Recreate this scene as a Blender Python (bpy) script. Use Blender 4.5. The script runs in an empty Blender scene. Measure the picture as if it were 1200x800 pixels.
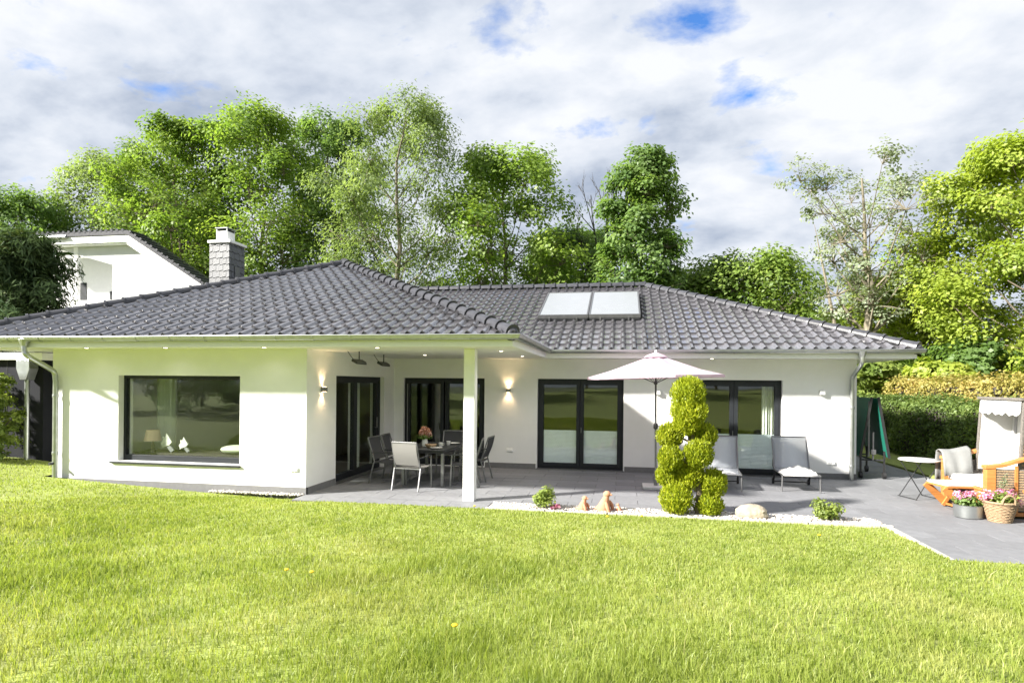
import bpy, bmesh, math, random
import numpy as np
from mathutils import Vector, Matrix

# ------------------------------------------------------------------ camera, sky, sun, exposure
sc = bpy.context.scene
COL = sc.collection
R = math.radians
cam = bpy.data.cameras.new('camera')
cam.sensor_width = 36.0
cam.lens = 711.64 / 1200 * 36
cam.shift_y = 49.9 / 1200
cam.clip_start = 0.05
cam.clip_end = 2000
camo = bpy.data.objects.new('camera', cam)
COL.objects.link(camo)
YAW, ROLL = 0.1788, 0.0088
fw = Vector((-math.sin(YAW), math.cos(YAW), 0))
rt = Vector((math.cos(YAW), math.sin(YAW), 0))
up = Vector((0, 0, 1))
r2 = rt * math.cos(ROLL) - up * (-math.sin(ROLL))
u2 = up * math.cos(ROLL) + rt * (-math.sin(ROLL))
M = Matrix((r2, u2, -fw)).transposed().to_4x4()
M.translation = (0, 0, 2.0623)
camo.matrix_world = M
sc.camera = camo

SUN_EL = R(30.8)
SUN_TO = Vector((-.84, -.54, 0)).normalized() * math.cos(SUN_EL) + Vector((0, 0, math.sin(SUN_EL)))

wd = bpy.data.worlds.new('World')
sc.world = wd
wd.use_nodes = True
nt = wd.node_tree
nt.nodes.clear()


def nd(tree, t, **kw):
    n = tree.nodes.new(t)
    for k, v in kw.items():
        if k.startswith('i_'):
            key = k[2:]
            key = int(key) if key.isdigit() else key.replace('_', ' ')
            n.inputs[key].default_value = v
        else:
            setattr(n, k, v)
    return n


def ramp(tree, stops, src=None):
    n = tree.nodes.new('ShaderNodeValToRGB')
    e = n.color_ramp.elements
    while len(e) < len(stops):
        e.new(.5)
    for el, (p, c) in zip(e, stops):
        el.position = p
        el.color = (c, c, c, 1) if isinstance(c, (int, float)) else (c[0], c[1], c[2], 1)
    if src is not None:
        tree.links.new(src, n.inputs[0])
    return n


HOLES = [((-0.156, 0.837, 0.524), 0.15, 0.2), ((0.129, 0.867, 0.481), 0.11, 0.085), ((0.158, 0.891, 0.426), 0.07, 0.09), ((0.076, 0.842, 0.534), 0.14, 0.06), ((0.368, 0.803, 0.468), 0.16, 0.13), ((0.242, 0.86, 0.449), 0.1, 0.07), ((-0.052, 0.927, 0.37), 0.08, 0.05), ((0.446, 0.813, 0.375), 0.09, 0.07)]
wo = nd(nt, 'ShaderNodeOutputWorld')
bg = nd(nt, 'ShaderNodeBackground', i_Strength=0.065)
sky = nd(nt, 'ShaderNodeTexSky', sky_type='NISHITA', sun_disc=False, sun_elevation=SUN_EL,
         sun_rotation=math.atan2(SUN_TO.x, SUN_TO.y))
L = nt.links.new
tc = nd(nt, 'ShaderNodeTexCoord')
sp = nd(nt, 'ShaderNodeSeparateXYZ')
L(tc.outputs['Generated'], sp.inputs[0])
mz = nd(nt, 'ShaderNodeMath', operation='MAXIMUM', i_1=0.0)
L(sp.outputs['Z'], mz.inputs[0])
az = nd(nt, 'ShaderNodeMath', operation='ADD', i_1=0.32)
L(mz.outputs[0], az.inputs[0])
dx = nd(nt, 'ShaderNodeMath', operation='DIVIDE')
dy = nd(nt, 'ShaderNodeMath', operation='DIVIDE')
L(sp.outputs['X'], dx.inputs[0]); L(az.outputs[0], dx.inputs[1])
L(sp.outputs['Y'], dy.inputs[0]); L(az.outputs[0], dy.inputs[1])
cx = nd(nt, 'ShaderNodeCombineXYZ')
L(dx.outputs[0], cx.inputs[0]); L(dy.outputs[0], cx.inputs[1])
mp = nd(nt, 'ShaderNodeMapping')
mp.inputs['Location'].default_value = (7.3, 4.2, 0.4)
mp.inputs['Rotation'].default_value = (0, 0, 0.25)
mp.inputs['Scale'].default_value = (1.0, 1.25, 1.0)
L(cx.outputs[0], mp.inputs[0])
n1 = nd(nt, 'ShaderNodeTexNoise', i_Scale=3.0, i_Detail=12.0, i_Roughness=.58, i_Distortion=.15)
L(mp.outputs[0], n1.inputs['Vector'])
n2 = nd(nt, 'ShaderNodeTexNoise', i_Scale=3.7, i_Detail=11.0, i_Roughness=.56, i_Distortion=.12)
L(mp.outputs[0], n2.inputs['Vector'])
# cover: thin gaps everywhere, a few wider blue gaps overhead
hs = None
for d_, w_, a_ in HOLES:
    dn = nd(nt, 'ShaderNodeVectorMath', operation='DISTANCE')
    vn = nd(nt, 'ShaderNodeVectorMath', operation='NORMALIZE')
    L(tc.outputs['Generated'], vn.inputs[0]); L(vn.outputs[0], dn.inputs[0]); dn.inputs[1].default_value = d_
    mr_ = nd(nt, 'ShaderNodeMapRange', interpolation_type='SMOOTHSTEP', i_1=0.0, i_2=w_, i_3=a_, i_4=0.0)
    L(dn.outputs['Value'], mr_.inputs[0])
    if hs is None: hs = mr_.outputs[0]
    else:
        ad = nd(nt, 'ShaderNodeMath', operation='ADD'); L(hs, ad.inputs[0]); L(mr_.outputs[0], ad.inputs[1]); hs = ad.outputs[0]
sb_ = nd(nt, 'ShaderNodeMath', operation='SUBTRACT'); L(n1.outputs['Fac'], sb_.inputs[0]); L(hs, sb_.inputs[1])
cov = ramp(nt, [(.25, 0), (.385, 1)], sb_.outputs[0])
shade = ramp(nt, [(.27, (1.8, 2.1, 2.65)), (.475, (3.1, 3.32, 3.7)), (.64, (3.95, 4.05, 4.25))], n2.outputs['Fac'])
skyb = nd(nt, 'ShaderNodeMix', data_type='RGBA', blend_type='MULTIPLY')
skyb.inputs['Factor'].default_value = 1
L(sky.outputs[0], skyb.inputs[6]); skyb.inputs[7].default_value = (.40, .72, 1.15, 1)
mx = nd(nt, 'ShaderNodeMix', data_type='RGBA')
L(cov.outputs[0], mx.inputs['Factor'])
L(skyb.outputs[2], mx.inputs[6]); L(shade.outputs[0], mx.inputs[7])
L(mx.outputs[2], bg.inputs['Color'])
L(bg.outputs[0], wo.inputs['Surface'])

sl = bpy.data.lights.new('sun', 'SUN')
sl.energy = 4.2
sl.angle = R(3.5)
sl.color = (1.0, .95, .86)
so = bpy.data.objects.new('sun', sl)
COL.objects.link(so)
so.rotation_euler = SUN_TO.to_track_quat('Z', 'Y').to_euler()
so.location = (-20, -18, 20)

vs = sc.view_settings
vs.view_transform = 'Standard'
vs.look = 'None'
vs.exposure = 1.92
vs.gamma = 1.0
vs.use_curve_mapping = False
cy = sc.cycles
cy.max_bounces = 8
cy.diffuse_bounces = 4
cy.glossy_bounces = 4
cy.transmission_bounces = 4
cy.transparent_max_bounces = 12
cy.sample_clamp_indirect = 4
cy.use_denoising = True
cy.caustics_reflective = False
cy.caustics_refractive = False

# ------------------------------------------------------------------ helpers
RNG = np.random.default_rng(7)
random.seed(11)


def tag(o, label=None, cat=None, group=None, kind=None):
    if label: o['label'] = label
    if cat: o['category'] = cat
    if group: o['group'] = group
    if kind: o['kind'] = kind
    return o


def empty(name, loc=(0, 0, 0), rz=0, label=None, cat=None, group=None):
    o = bpy.data.objects.new(name, None)
    o.empty_display_size = .2
    COL.objects.link(o)
    o.location = loc
    o.rotation_euler = (0, 0, rz)
    return tag(o, label, cat, group)


class MB:
    """collects shapes; build() links them as one mesh object"""
    def __init__(self, off=(0, 0, 0)):
        self.v, self.f, self.off = [], [], Vector(off)

    def add(self, vs_, fs_):
        b = len(self.v)
        self.v += [Vector(p) for p in vs_]
        self.f += [tuple(b + i for i in f) for f in fs_]
        return self

    def box(self, x0, x1, y0, y1, z0, z1, m=None):
        p = [(x0, y0, z0), (x1, y0, z0), (x1, y1, z0), (x0, y1, z0), (x0, y0, z1), (x1, y0, z1), (x1, y1, z1), (x0, y1, z1)]
        if m: p = [m(*q) for q in p]
        return self.add(p, [(0, 3, 2, 1), (4, 5, 6, 7), (0, 1, 5, 4), (1, 2, 6, 5), (2, 3, 7, 6), (3, 0, 4, 7)])

    def bar(self, a, b, w, h=None, upv=(0, 0, 1)):
        a, b = Vector(a), Vector(b)
        h = w if h is None else h
        d = (b - a).normalized()
        s = d.cross(Vector(upv))
        if s.length < 1e-4: s = d.cross(Vector((1, 0, 0)))
        s.normalize()
        t = s.cross(d)
        p = [q + s * (i * w / 2) + t * (j * h / 2) for q in (a, b) for i, j in ((-1, -1), (1, -1), (1, 1), (-1, 1))]
        return self.add(p, [(0, 3, 2, 1), (4, 5, 6, 7), (0, 1, 5, 4), (1, 2, 6, 5), (2, 3, 7, 6), (3, 0, 4, 7)])

    def tube(self, pts, rad, n=8, cap=True):
        pts = [Vector(p) for p in pts]
        rads = rad if isinstance(rad, (list, tuple)) else [rad] * len(pts)
        b = len(self.v)
        ref = None
        for i, p in enumerate(pts):
            d = (pts[min(i + 1, len(pts) - 1)] - pts[max(i - 1, 0)]).normalized()
            if ref is None:
                ref = d.cross(Vector((0, 0, 1)))
                if ref.length < 1e-3: ref = d.cross(Vector((1, 0, 0)))
            ref = (ref - d * ref.dot(d)).normalized()
            s2 = d.cross(ref)
            for k in range(n):
                a = 2 * math.pi * k / n
                self.v.append(p + (ref * math.cos(a) + s2 * math.sin(a)) * rads[i])
        for i in range(len(pts) - 1):
            for k in range(n):
                q = b + i * n
                self.f.append((q + k, q + (k + 1) % n, q + n + (k + 1) % n, q + n + k))
        if cap:
            self.f.append(tuple(b + k for k in reversed(range(n))))
            self.f.append(tuple(b + (len(pts) - 1) * n + k for k in range(n)))
        return self

    def lathe(self, prof, c=(0, 0, 0), n=20, sx=1, sy=1):
        b = len(self.v)
        c = Vector(c)
        for r_, z in prof:
            for k in range(n):
                a = 2 * math.pi * k / n
                self.v.append(c + Vector((r_ * math.cos(a) * sx, r_ * math.sin(a) * sy, z)))
        for i in range(len(prof) - 1):
            for k in range(n):
                q = b + i * n
                self.f.append((q + k, q + (k + 1) % n, q + n + (k + 1) % n, q + n + k))
        self.f.append(tuple(b + k for k in reversed(range(n))))
        self.f.append(tuple(b + (len(prof) - 1) * n + k for k in range(n)))
        return self

    def prism(self, poly, z0, z1, m=None):
        n = len(poly)
        p = [(x, y, z0) for x, y in poly] + [(x, y, z1) for x, y in poly]
        if m: p = [m(*q) for q in p]
        return self.add(p, [tuple(reversed(range(n))), tuple(range(n, 2 * n))] + [(i, (i + 1) % n, n + (i + 1) % n, n + i) for i in range(n)])

    def blob(self, c, r, seed=0, amp=.15, n=10, m=6):
        rg = random.Random(seed)
        ph = [rg.uniform(0, 6.28) for _ in range(6)]
        c = Vector(c)
        rx, ry, rz_ = r if isinstance(r, (tuple, list)) else (r, r, r)
        b = len(self.v)
        for i in range(m + 1):
            th = math.pi * i / m
            for k in range(n):
                a = 2 * math.pi * k / n
                q = 1 + amp * (math.sin(2 * a + ph[0]) * math.sin(th) + .6 * math.sin(3 * a + ph[1] + th * 2) + .5 * math.sin(4 * th + ph[2] + a)) * math.sin(th)
                self.v.append(c + Vector((rx * q * math.sin(th) * math.cos(a), ry * q * math.sin(th) * math.sin(a), -rz_ * q * math.cos(th))))
        for i in range(m):
            for k in range(n):
                q = b + i * n
                self.f.append((q + k, q + (k + 1) % n, q + n + (k + 1) % n, q + n + k))
        return self

    def build(self, name, mat, parent=None, smooth=False, bevel=0):
        me = bpy.data.meshes.new(name)
        me.from_pydata([p - self.off for p in self.v], [], self.f)
        bm = bmesh.new(); bm.from_mesh(me)
        bmesh.ops.remove_doubles(bm, verts=bm.verts, dist=1e-5)
        bmesh.ops.recalc_face_normals(bm, faces=bm.faces)
        bm.to_mesh(me); bm.free()
        o = bpy.data.objects.new(name, me)
        COL.objects.link(o)
        me.materials.append(mat)
        if smooth:
            me.polygons.foreach_set('use_smooth', [True] * len(me.polygons))
            try:
                me.set_sharp_from_angle(angle=R(40))
            except Exception:
                pass
        if bevel:
            md = o.modifiers.new('bevel', 'BEVEL'); md.width = bevel; md.segments = 2; md.limit_method = 'ANGLE'
        if parent: o.parent = parent
        return o


def children(o):
    return [c for c in o.children]


def copy_tree(o, parent=None):
    c = o.copy(); COL.objects.link(c)
    if parent is not None: c.parent = parent
    for ch in children(o): copy_tree(ch, c)
    return c


def fast_mesh(name, verts, faces, mat, parent=None, tint=None, smooth=False):
    verts = np.asarray(verts, np.float32); faces = np.asarray(faces, np.int32)
    me = bpy.data.meshes.new(name)
    nv, nf, k = len(verts), len(faces), faces.shape[1]
    me.vertices.add(nv); me.vertices.foreach_set('co', verts.ravel())
    me.loops.add(nf * k); me.loops.foreach_set('vertex_index', faces.ravel())
    me.polygons.add(nf)
    me.polygons.foreach_set('loop_start', np.arange(0, nf * k, k, dtype=np.int32))
    me.polygons.foreach_set('loop_total', np.full(nf, k, np.int32))
    if smooth: me.polygons.foreach_set('use_smooth', np.ones(nf, bool))
    me.update(calc_edges=True)
    if tint is not None:
        at = me.attributes.new('tint', 'FLOAT', 'FACE')
        at.data.foreach_set('value', np.asarray(tint, np.float32))
    me.materials.append(mat)
    o = bpy.data.objects.new(name, me)
    COL.objects.link(o)
    if parent: o.parent = parent
    return o


# ------------------------------------------------------------------ materials
def base_mat(name):
    m = bpy.data.materials.new(name); m.use_nodes = True
    t = m.node_tree; t.nodes.clear()
    out = nd(t, 'ShaderNodeOutputMaterial')
    return m, t, out


def pm(name, col, rough=.6, var=.12, scale=6, bump=0, bscale=60, metal=0, spec=.5, obj_var=0, coat=0, stretch=None, dirt=None):
    m, t, out = base_mat(name)
    b = nd(t, 'ShaderNodeBsdfPrincipled', i_Roughness=rough, i_Metallic=metal)
    b.inputs['Specular IOR Level'].default_value = spec
    b.inputs['Coat Weight'].default_value = coat
    lk = t.links.new
    lk(b.outputs[0], out.inputs[0])
    c = nd(t, 'ShaderNodeTexCoord')
    mpn = nd(t, 'ShaderNodeMapping')
    if stretch: mpn.inputs['Scale'].default_value = stretch
    lk(c.outputs['Object'], mpn.inputs[0])
    no = nd(t, 'ShaderNodeTexNoise', i_Scale=scale, i_Detail=6.0, i_Roughness=.6)
    lk(mpn.outputs[0], no.inputs['Vector'])
    lo = tuple(max(0, x * (1 - var)) for x in col); hi = tuple(min(1, x * (1 + var)) for x in col)
    rp = ramp(t, [(.3, lo), (.7, hi)], no.outputs['Fac'])
    src = rp.outputs[0]
    if dirt:
        n3 = nd(t, 'ShaderNodeTexNoise', i_Scale=scale * .23, i_Detail=8.0, i_Roughness=.65)
        lk(c.outputs['Object'], n3.inputs['Vector'])
        r3 = ramp(t, [(.5, 0), (.72, .5)], n3.outputs['Fac'])
        mm = nd(t, 'ShaderNodeMix', data_type='RGBA')
        lk(r3.outputs[0], mm.inputs['Factor']); lk(src, mm.inputs[6]); mm.inputs[7].default_value = (*dirt, 1)
        src = mm.outputs[2]
    if obj_var:
        oi = nd(t, 'ShaderNodeObjectInfo')
        mr = nd(t, 'ShaderNodeMapRange', i_3=1 - obj_var, i_4=1 + obj_var)
        lk(oi.outputs['Random'], mr.inputs[0])
        hv = nd(t, 'ShaderNodeHueSaturation')
        lk(mr.outputs[0], hv.inputs['Value']); lk(src, hv.inputs['Color'])
        src = hv.outputs[0]
    lk(src, b.inputs['Base Color'])
    rr = nd(t, 'ShaderNodeMapRange', i_3=max(.02, rough * .8), i_4=min(1, rough * 1.2))
    lk(no.outputs['Fac'], rr.inputs[0]); lk(rr.outputs[0], b.inputs['Roughness'])
    if bump:
        nb = nd(t, 'ShaderNodeTexNoise', i_Scale=bscale, i_Detail=4.0)
        lk(mpn.outputs[0], nb.inputs['Vector'])
        bp = nd(t, 'ShaderNodeBump', i_Strength=bump, i_Distance=.02)
        lk(nb.outputs['Fac'], bp.inputs['Height']); lk(bp.outputs[0], b.inputs['Normal'])
    return m


def leafm(name, dark, light, trans=.35, warm=None, gloss=.02, obj_var=.08, patch=None):
    m, t, out = base_mat(name)
    lk = t.links.new
    at = nd(t, 'ShaderNodeAttribute', attribute_name='tint')
    st = [(0, dark), (.75, light)] + ([(1, warm)] if warm else [])
    rp = ramp(t, st, at.outputs['Fac'])
    src = rp.outputs[0]
    if patch:
        c = nd(t, 'ShaderNodeTexCoord')
        no = nd(t, 'ShaderNodeTexNoise', i_Scale=patch[1], i_Detail=5.0, i_Roughness=.6)
        lk(c.outputs['Object'], no.inputs['Vector'])
        r3 = ramp(t, [(patch[2], 0), (patch[3], patch[4])], no.outputs['Fac'])
        mm = nd(t, 'ShaderNodeMix', data_type='RGBA')
        lk(r3.outputs[0], mm.inputs['Factor']); lk(src, mm.inputs[6]); mm.inputs[7].default_value = (*patch[0], 1)
        src = mm.outputs[2]
    oi = nd(t, 'ShaderNodeObjectInfo')
    mr = nd(t, 'ShaderNodeMapRange', i_3=1 - obj_var, i_4=1 + obj_var)
    lk(oi.outputs['Random'], mr.inputs[0])
    hv = nd(t, 'ShaderNodeHueSaturation')
    lk(mr.outputs[0], hv.inputs['Value']); lk(src, hv.inputs['Color'])
    d = nd(t, 'ShaderNodeBsdfDiffuse'); tr = nd(t, 'ShaderNodeBsdfTranslucent'); g = nd(t, 'ShaderNodeBsdfGlossy', i_Roughness=.45)
    lk(hv.outputs[0], d.inputs[0])
    wy = nd(t, 'ShaderNodeMix', data_type='RGBA', blend_type='MULTIPLY'); wy.inputs['Factor'].default_value = 1
    lk(hv.outputs[0], wy.inputs[6]); wy.inputs[7].default_value = (1.08, 1.12, .55, 1)
    lk(wy.outputs[2], tr.inputs[0])
    m1 = nd(t, 'ShaderNodeMixShader', i_0=trans); m2 = nd(t, 'ShaderNodeMixShader', i_0=gloss)
    lk(d.outputs[0], m1.inputs[1]); lk(tr.outputs[0], m1.inputs[2])
    lk(m1.outputs[0], m2.inputs[1]); lk(g.outputs[0], m2.inputs[2])
    lk(m2.outputs[0], out.inputs[0])
    return m


def emit(name, col, s):
    m, t, out = base_mat(name)
    e = nd(t, 'ShaderNodeEmission', i_Strength=s); e.inputs[0].default_value = (*col, 1)
    t.links.new(e.outputs[0], out.inputs[0])
    return m


def glassm(name, tint=(.96, .98, .97), refl=.045):
    m, t, out = base_mat(name)
    lk = t.links.new
    tr = nd(t, 'ShaderNodeBsdfTransparent'); tr.inputs[0].default_value = (*tint, 1)
    g = nd(t, 'ShaderNodeBsdfGlossy', i_Roughness=.01); g.inputs[0].default_value = (.95, 1, .96, 1)
    lw = nd(t, 'ShaderNodeLayerWeight', i_Blend=.5)
    pw = nd(t, 'ShaderNodeMath', operation='POWER', i_1=5.0); lk(lw.outputs['Facing'], pw.inputs[0])
    mr = nd(t, 'ShaderNodeMapRange', i_1=0.0, i_2=1.0, i_3=refl, i_4=1.0)
    lk(pw.outputs[0], mr.inputs[0])
    no = nd(t, 'ShaderNodeTexNoise', i_Scale=1.3, i_Detail=1.0)
    c = nd(t, 'ShaderNodeTexCoord'); lk(c.outputs['Object'], no.inputs['Vector'])
    bp = nd(t, 'ShaderNodeBump', i_Strength=.05, i_Distance=.02); lk(no.outputs['Fac'], bp.inputs['Height']); lk(bp.outputs[0], g.inputs['Normal'])
    mxs = nd(t, 'ShaderNodeMixShader')
    lk(mr.outputs[0], mxs.inputs[0]); lk(tr.outputs[0], mxs.inputs[1]); lk(g.outputs[0], mxs.inputs[2])
    lk(mxs.outputs[0], out.inputs[0])
    return m


MT = dict(
    render=pm('white_render', (.86, .86, .86), .85, .025, 3, .3, 200, dirt=(.80, .80, .785)),
    plinth=pm('plinth_grey', (.17, .17, .175), .8, .12, 14, .3, 120),
    white=pm('white_paint', (.86, .86, .86), .5, .03, 5),
    soffit=pm('soffit_white', (.84, .83, .82), .6, .03, 4),
    anthra=pm('anthracite_frame', (.020, .023, .028), .55, .15, 10, spec=.3),
    tile=pm('roof_tile', (.112, .109, .122), .15, .25, 9, .12, 70, obj_var=.22, spec=1.0, coat=.7, dirt=(.10, .097, .10)),
    ridge=pm('ridge_tile', (.045, .046, .055), .34, .25, 9, .12, 70, obj_var=.15, dirt=(.06, .058, .058)),
    deck=pm('roof_deck', (.03, .028, .03), .8, .2, 6),
    zinc=pm('zinc', (.42, .44, .44), .34, .12, 7, metal=.85),
    alu=pm('aluminium', (.22, .222, .23), .45, .08, 12, metal=.8),
    darkmetal=pm('dark_metal', (.05, .052, .056), .45, .2, 12, metal=.4),
    slab=pm('paving_slab', (.178, .182, .197), .72, .12, 7, .18, 90, obj_var=.10, dirt=(.21, .21, .212)),
    bed=pm('sand_bed', (.10, .097, .092), .95, .2, 20, .5, 80),
    kerb=pm('kerb_concrete', (.42, .41, .38), .9, .12, 9, .4, 80),
    pebble=pm('pebble', (.50, .47, .43), .8, .35, 9),
    ground=pm('soil_ground', (.09, .11, .035), .95, .4, 1.5, .5, 30),
    slate=pm('slate', (.12, .125, .14), .5, .2, 12, .3, 60, obj_var=.12),
    collector=pm('collector_glass', (.46, .48, .50), .18, .04, 4, metal=.6),
    bark=pm('bark', (.13, .105, .08), .95, .4, 5, .8, 16, stretch=(1, 1, .25)),
    barkpale=pm('bark_pale', (.20, .175, .13), .95, .3, 5, .8, 16, stretch=(1, 1, .25)),
    barkdark=pm('bark_dark', (.06, .052, .045), .95, .3, 5, .6, 16),
    floor=pm('wood_floor', (.16, .115, .075), .45, .25, 4, stretch=(1, 8, 1)),
    inwall=pm('interior_wall', (.20, .175, .14), .9, .05, 4),
    incab=pm('dark_cabinet', (.05, .042, .036), .5, .2, 4),
    curtain=pm('curtain_cloth', (.62, .64, .58), .9, .05, 10),
    blind=pm('pleated_blind', (.84, .92, .94), .85, .04, 10),
    cushion=pm('cushion_green', (.46, .50, .36), .9, .06, 10),
    terracotta=pm('terracotta', (.50, .24, .15), .85, .15, 12, .3, 50),
    boulder=pm('boulder_stone', (.36, .31, .24), .92, .3, 7, .9, 22),
    wood=pm('oiled_wood', (.46, .19, .055), .45, .22, 5, .12, 60, stretch=(1, 1, 6)),
    wicker=pm('wicker', (.36, .25, .15), .75, .35, 40, .6, 160),
    wickergrey=pm('wicker_grey', (.17, .155, .14), .8, .35, 40, .6, 160),
    cloth=pm('white_cloth', (.60, .595, .585), .9, .03, 8, .15, 60),
    greycloth=pm('grey_blanket', (.21, .215, .215), .95, .06, 20, .35, 140),
    sling=pm('sling_fabric', (.58, .61, .66), .7, .08, 60, .1, 300),
    slingpale=pm('sling_fabric_pale', (.21, .205, .20), .7, .05, 60, .1, 300),
    slingdark=pm('sling_fabric_dark', (.045, .047, .052), .7, .1, 60, .1, 300),
    stripe=pm('stripe_cloth', (.30, .30, .31), .9, .03, 8),
    greenboard=pm('green_table_board', (.012, .14, .10), .45, .08, 6),
    blackplastic=pm('black_plastic', (.02, .02, .021), .5, .15, 10),
    stone=pm('granite_base', (.55, .55, .54), .7, .12, 30),
    china=pm('china_white', (.75, .75, .73), .25, .03, 6),
    pink=pm('petal_pink', (.70, .16, .34), .7, .25, 20),
    lampshade=pm('lamp_shade', (.62, .43, .34), .8, .05, 8),
    glass=glassm('window_glass'),
    warm=emit('lamp_glow', (1, .72, .42), 6.0),
    spotglow=emit('spot_glow', (1, .86, .62), 3.0),
    book=pm('paper', (.72, .72, .74), .8, .1, 20),
    fish=pm('painted_fish', (.62, .62, .56), .7, .12, 14),
    brick=pm('wall_anthracite', (.013, .014, .019), .8, .12, 6, .1, 60, spec=.2),
)


def canopy_mat():
    m, t, out = base_mat('parasol_cloth')
    lk = t.links.new
    d = nd(t, 'ShaderNodeBsdfDiffuse'); d.inputs[0].default_value = (.66, .54, .62, 1)
    tr = nd(t, 'ShaderNodeBsdfTranslucent'); tr.inputs[0].default_value = (.62, .46, .56, 1)
    m1 = nd(t, 'ShaderNodeMixShader', i_0=.4)
    lk(d.outputs[0], m1.inputs[1]); lk(tr.outputs[0], m1.inputs[2]); lk(m1.outputs[0], out.inputs[0])
    return m


MT['canopy'] = canopy_mat()


def see_through(m, k):
    t = m.node_tree; out = [n for n in t.nodes if n.type == 'OUTPUT_MATERIAL'][0]
    s_ = out.inputs[0].links[0].from_socket
    tr = nd(t, 'ShaderNodeBsdfTransparent'); mxs = nd(t, 'ShaderNodeMixShader', i_0=k)
    t.links.new(s_, mxs.inputs[1]); t.links.new(tr.outputs[0], mxs.inputs[2]); t.links.new(mxs.outputs[0], out.inputs[0])


see_through(MT['sling'], .42)
see_through(MT['slingdark'], .12)
LF = dict(
    grass=leafm('grass_blade', (.155, .225, .035), (.335, .395, .088), .50, (.47, .46, .19), .02, .0, ((.52, .48, .22), .55, .54, .76, .6)),
    fresh=leafm('leaf_fresh', (.15, .25, .055), (.29, .40, .085), .54, (.38, .46, .12)),
    mid=leafm('leaf_mid', (.11, .195, .06), (.21, .32, .095), .54, (.29, .39, .12)),
    dark=leafm('leaf_dark', (.075, .155, .042), (.15, .265, .065), .54, (.21, .32, .09)),
    olive=leafm('leaf_olive', (.15, .21, .08), (.27, .35, .15), .54, (.35, .41, .21)),
    pine=leafm('leaf_pine', (.13, .13, .06), (.24, .21, .09), .3, (.29, .24, .11)),
    pale=leafm('leaf_pale', (.20, .25, .155), (.31, .36, .235), .45, (.38, .43, .21)),
    yellow=leafm('leaf_yellow_green', (.21, .29, .045), (.39, .46, .08), .54, (.50, .53, .12)),
    conifer=leafm('leaf_conifer', (.035, .066, .028), (.09, .135, .052), .28, (.18, .19, .09)),
    topiary=leafm('leaf_topiary', (.17, .235, .015), (.42, .46, .028), .40, (.62, .59, .055)),
    hedge=leafm('leaf_hedge', (.10, .16, .045), (.21, .29, .08), .42, (.30, .35, .10)),
    beech=leafm('leaf_beech', (.28, .27, .07), (.50, .41, .14), .42, (.60, .38, .17)),
    bush=leafm('leaf_bush', (.155, .225, .05), (.30, .37, .09), .42, (.42, .44, .13)),
    flower=leafm('flower_petals', (.62, .10, .36), (.72, .45, .52), .35, (.80, .76, .74)),
    bloom=leafm('bouquet_petals', (.35, .16, .07), (.62, .33, .30), .35, (.70, .62, .5)),
)


def rnd_unit(n, rng):
    v = rng.normal(size=(n, 3)); return v / np.linalg.norm(v, axis=1, keepdims=True)


def leaf_quads(c, nrm, length, width, rng, along=None, fold=.18):
    n = len(c)
    t = rnd_unit(n, rng) if along is None else along
    t = t - nrm * (t * nrm).sum(1, keepdims=True)
    t /= np.linalg.norm(t, axis=1, keepdims=True) + 1e-9
    b = np.cross(nrm, t)
    ln = (np.asarray(length) * rng.uniform(.65, 1.25, n))[:, None]
    wd_ = (np.asarray(width) * rng.uniform(.7, 1.2, n))[:, None]
    v = np.empty((n, 4, 3))
    v[:, 0] = c - t * ln / 2
    v[:, 1] = c + b * wd_ / 2 + nrm * wd_ * fold
    v[:, 2] = c + t * ln / 2
    v[:, 3] = c - b * wd_ / 2 + nrm * wd_ * fold
    f = np.arange(n * 4).reshape(n, 4)
    return v.reshape(-1, 3), f


def norm_rows(a):
    return a / (np.linalg.norm(a, axis=1, keepdims=True) + 1e-9)


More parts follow.
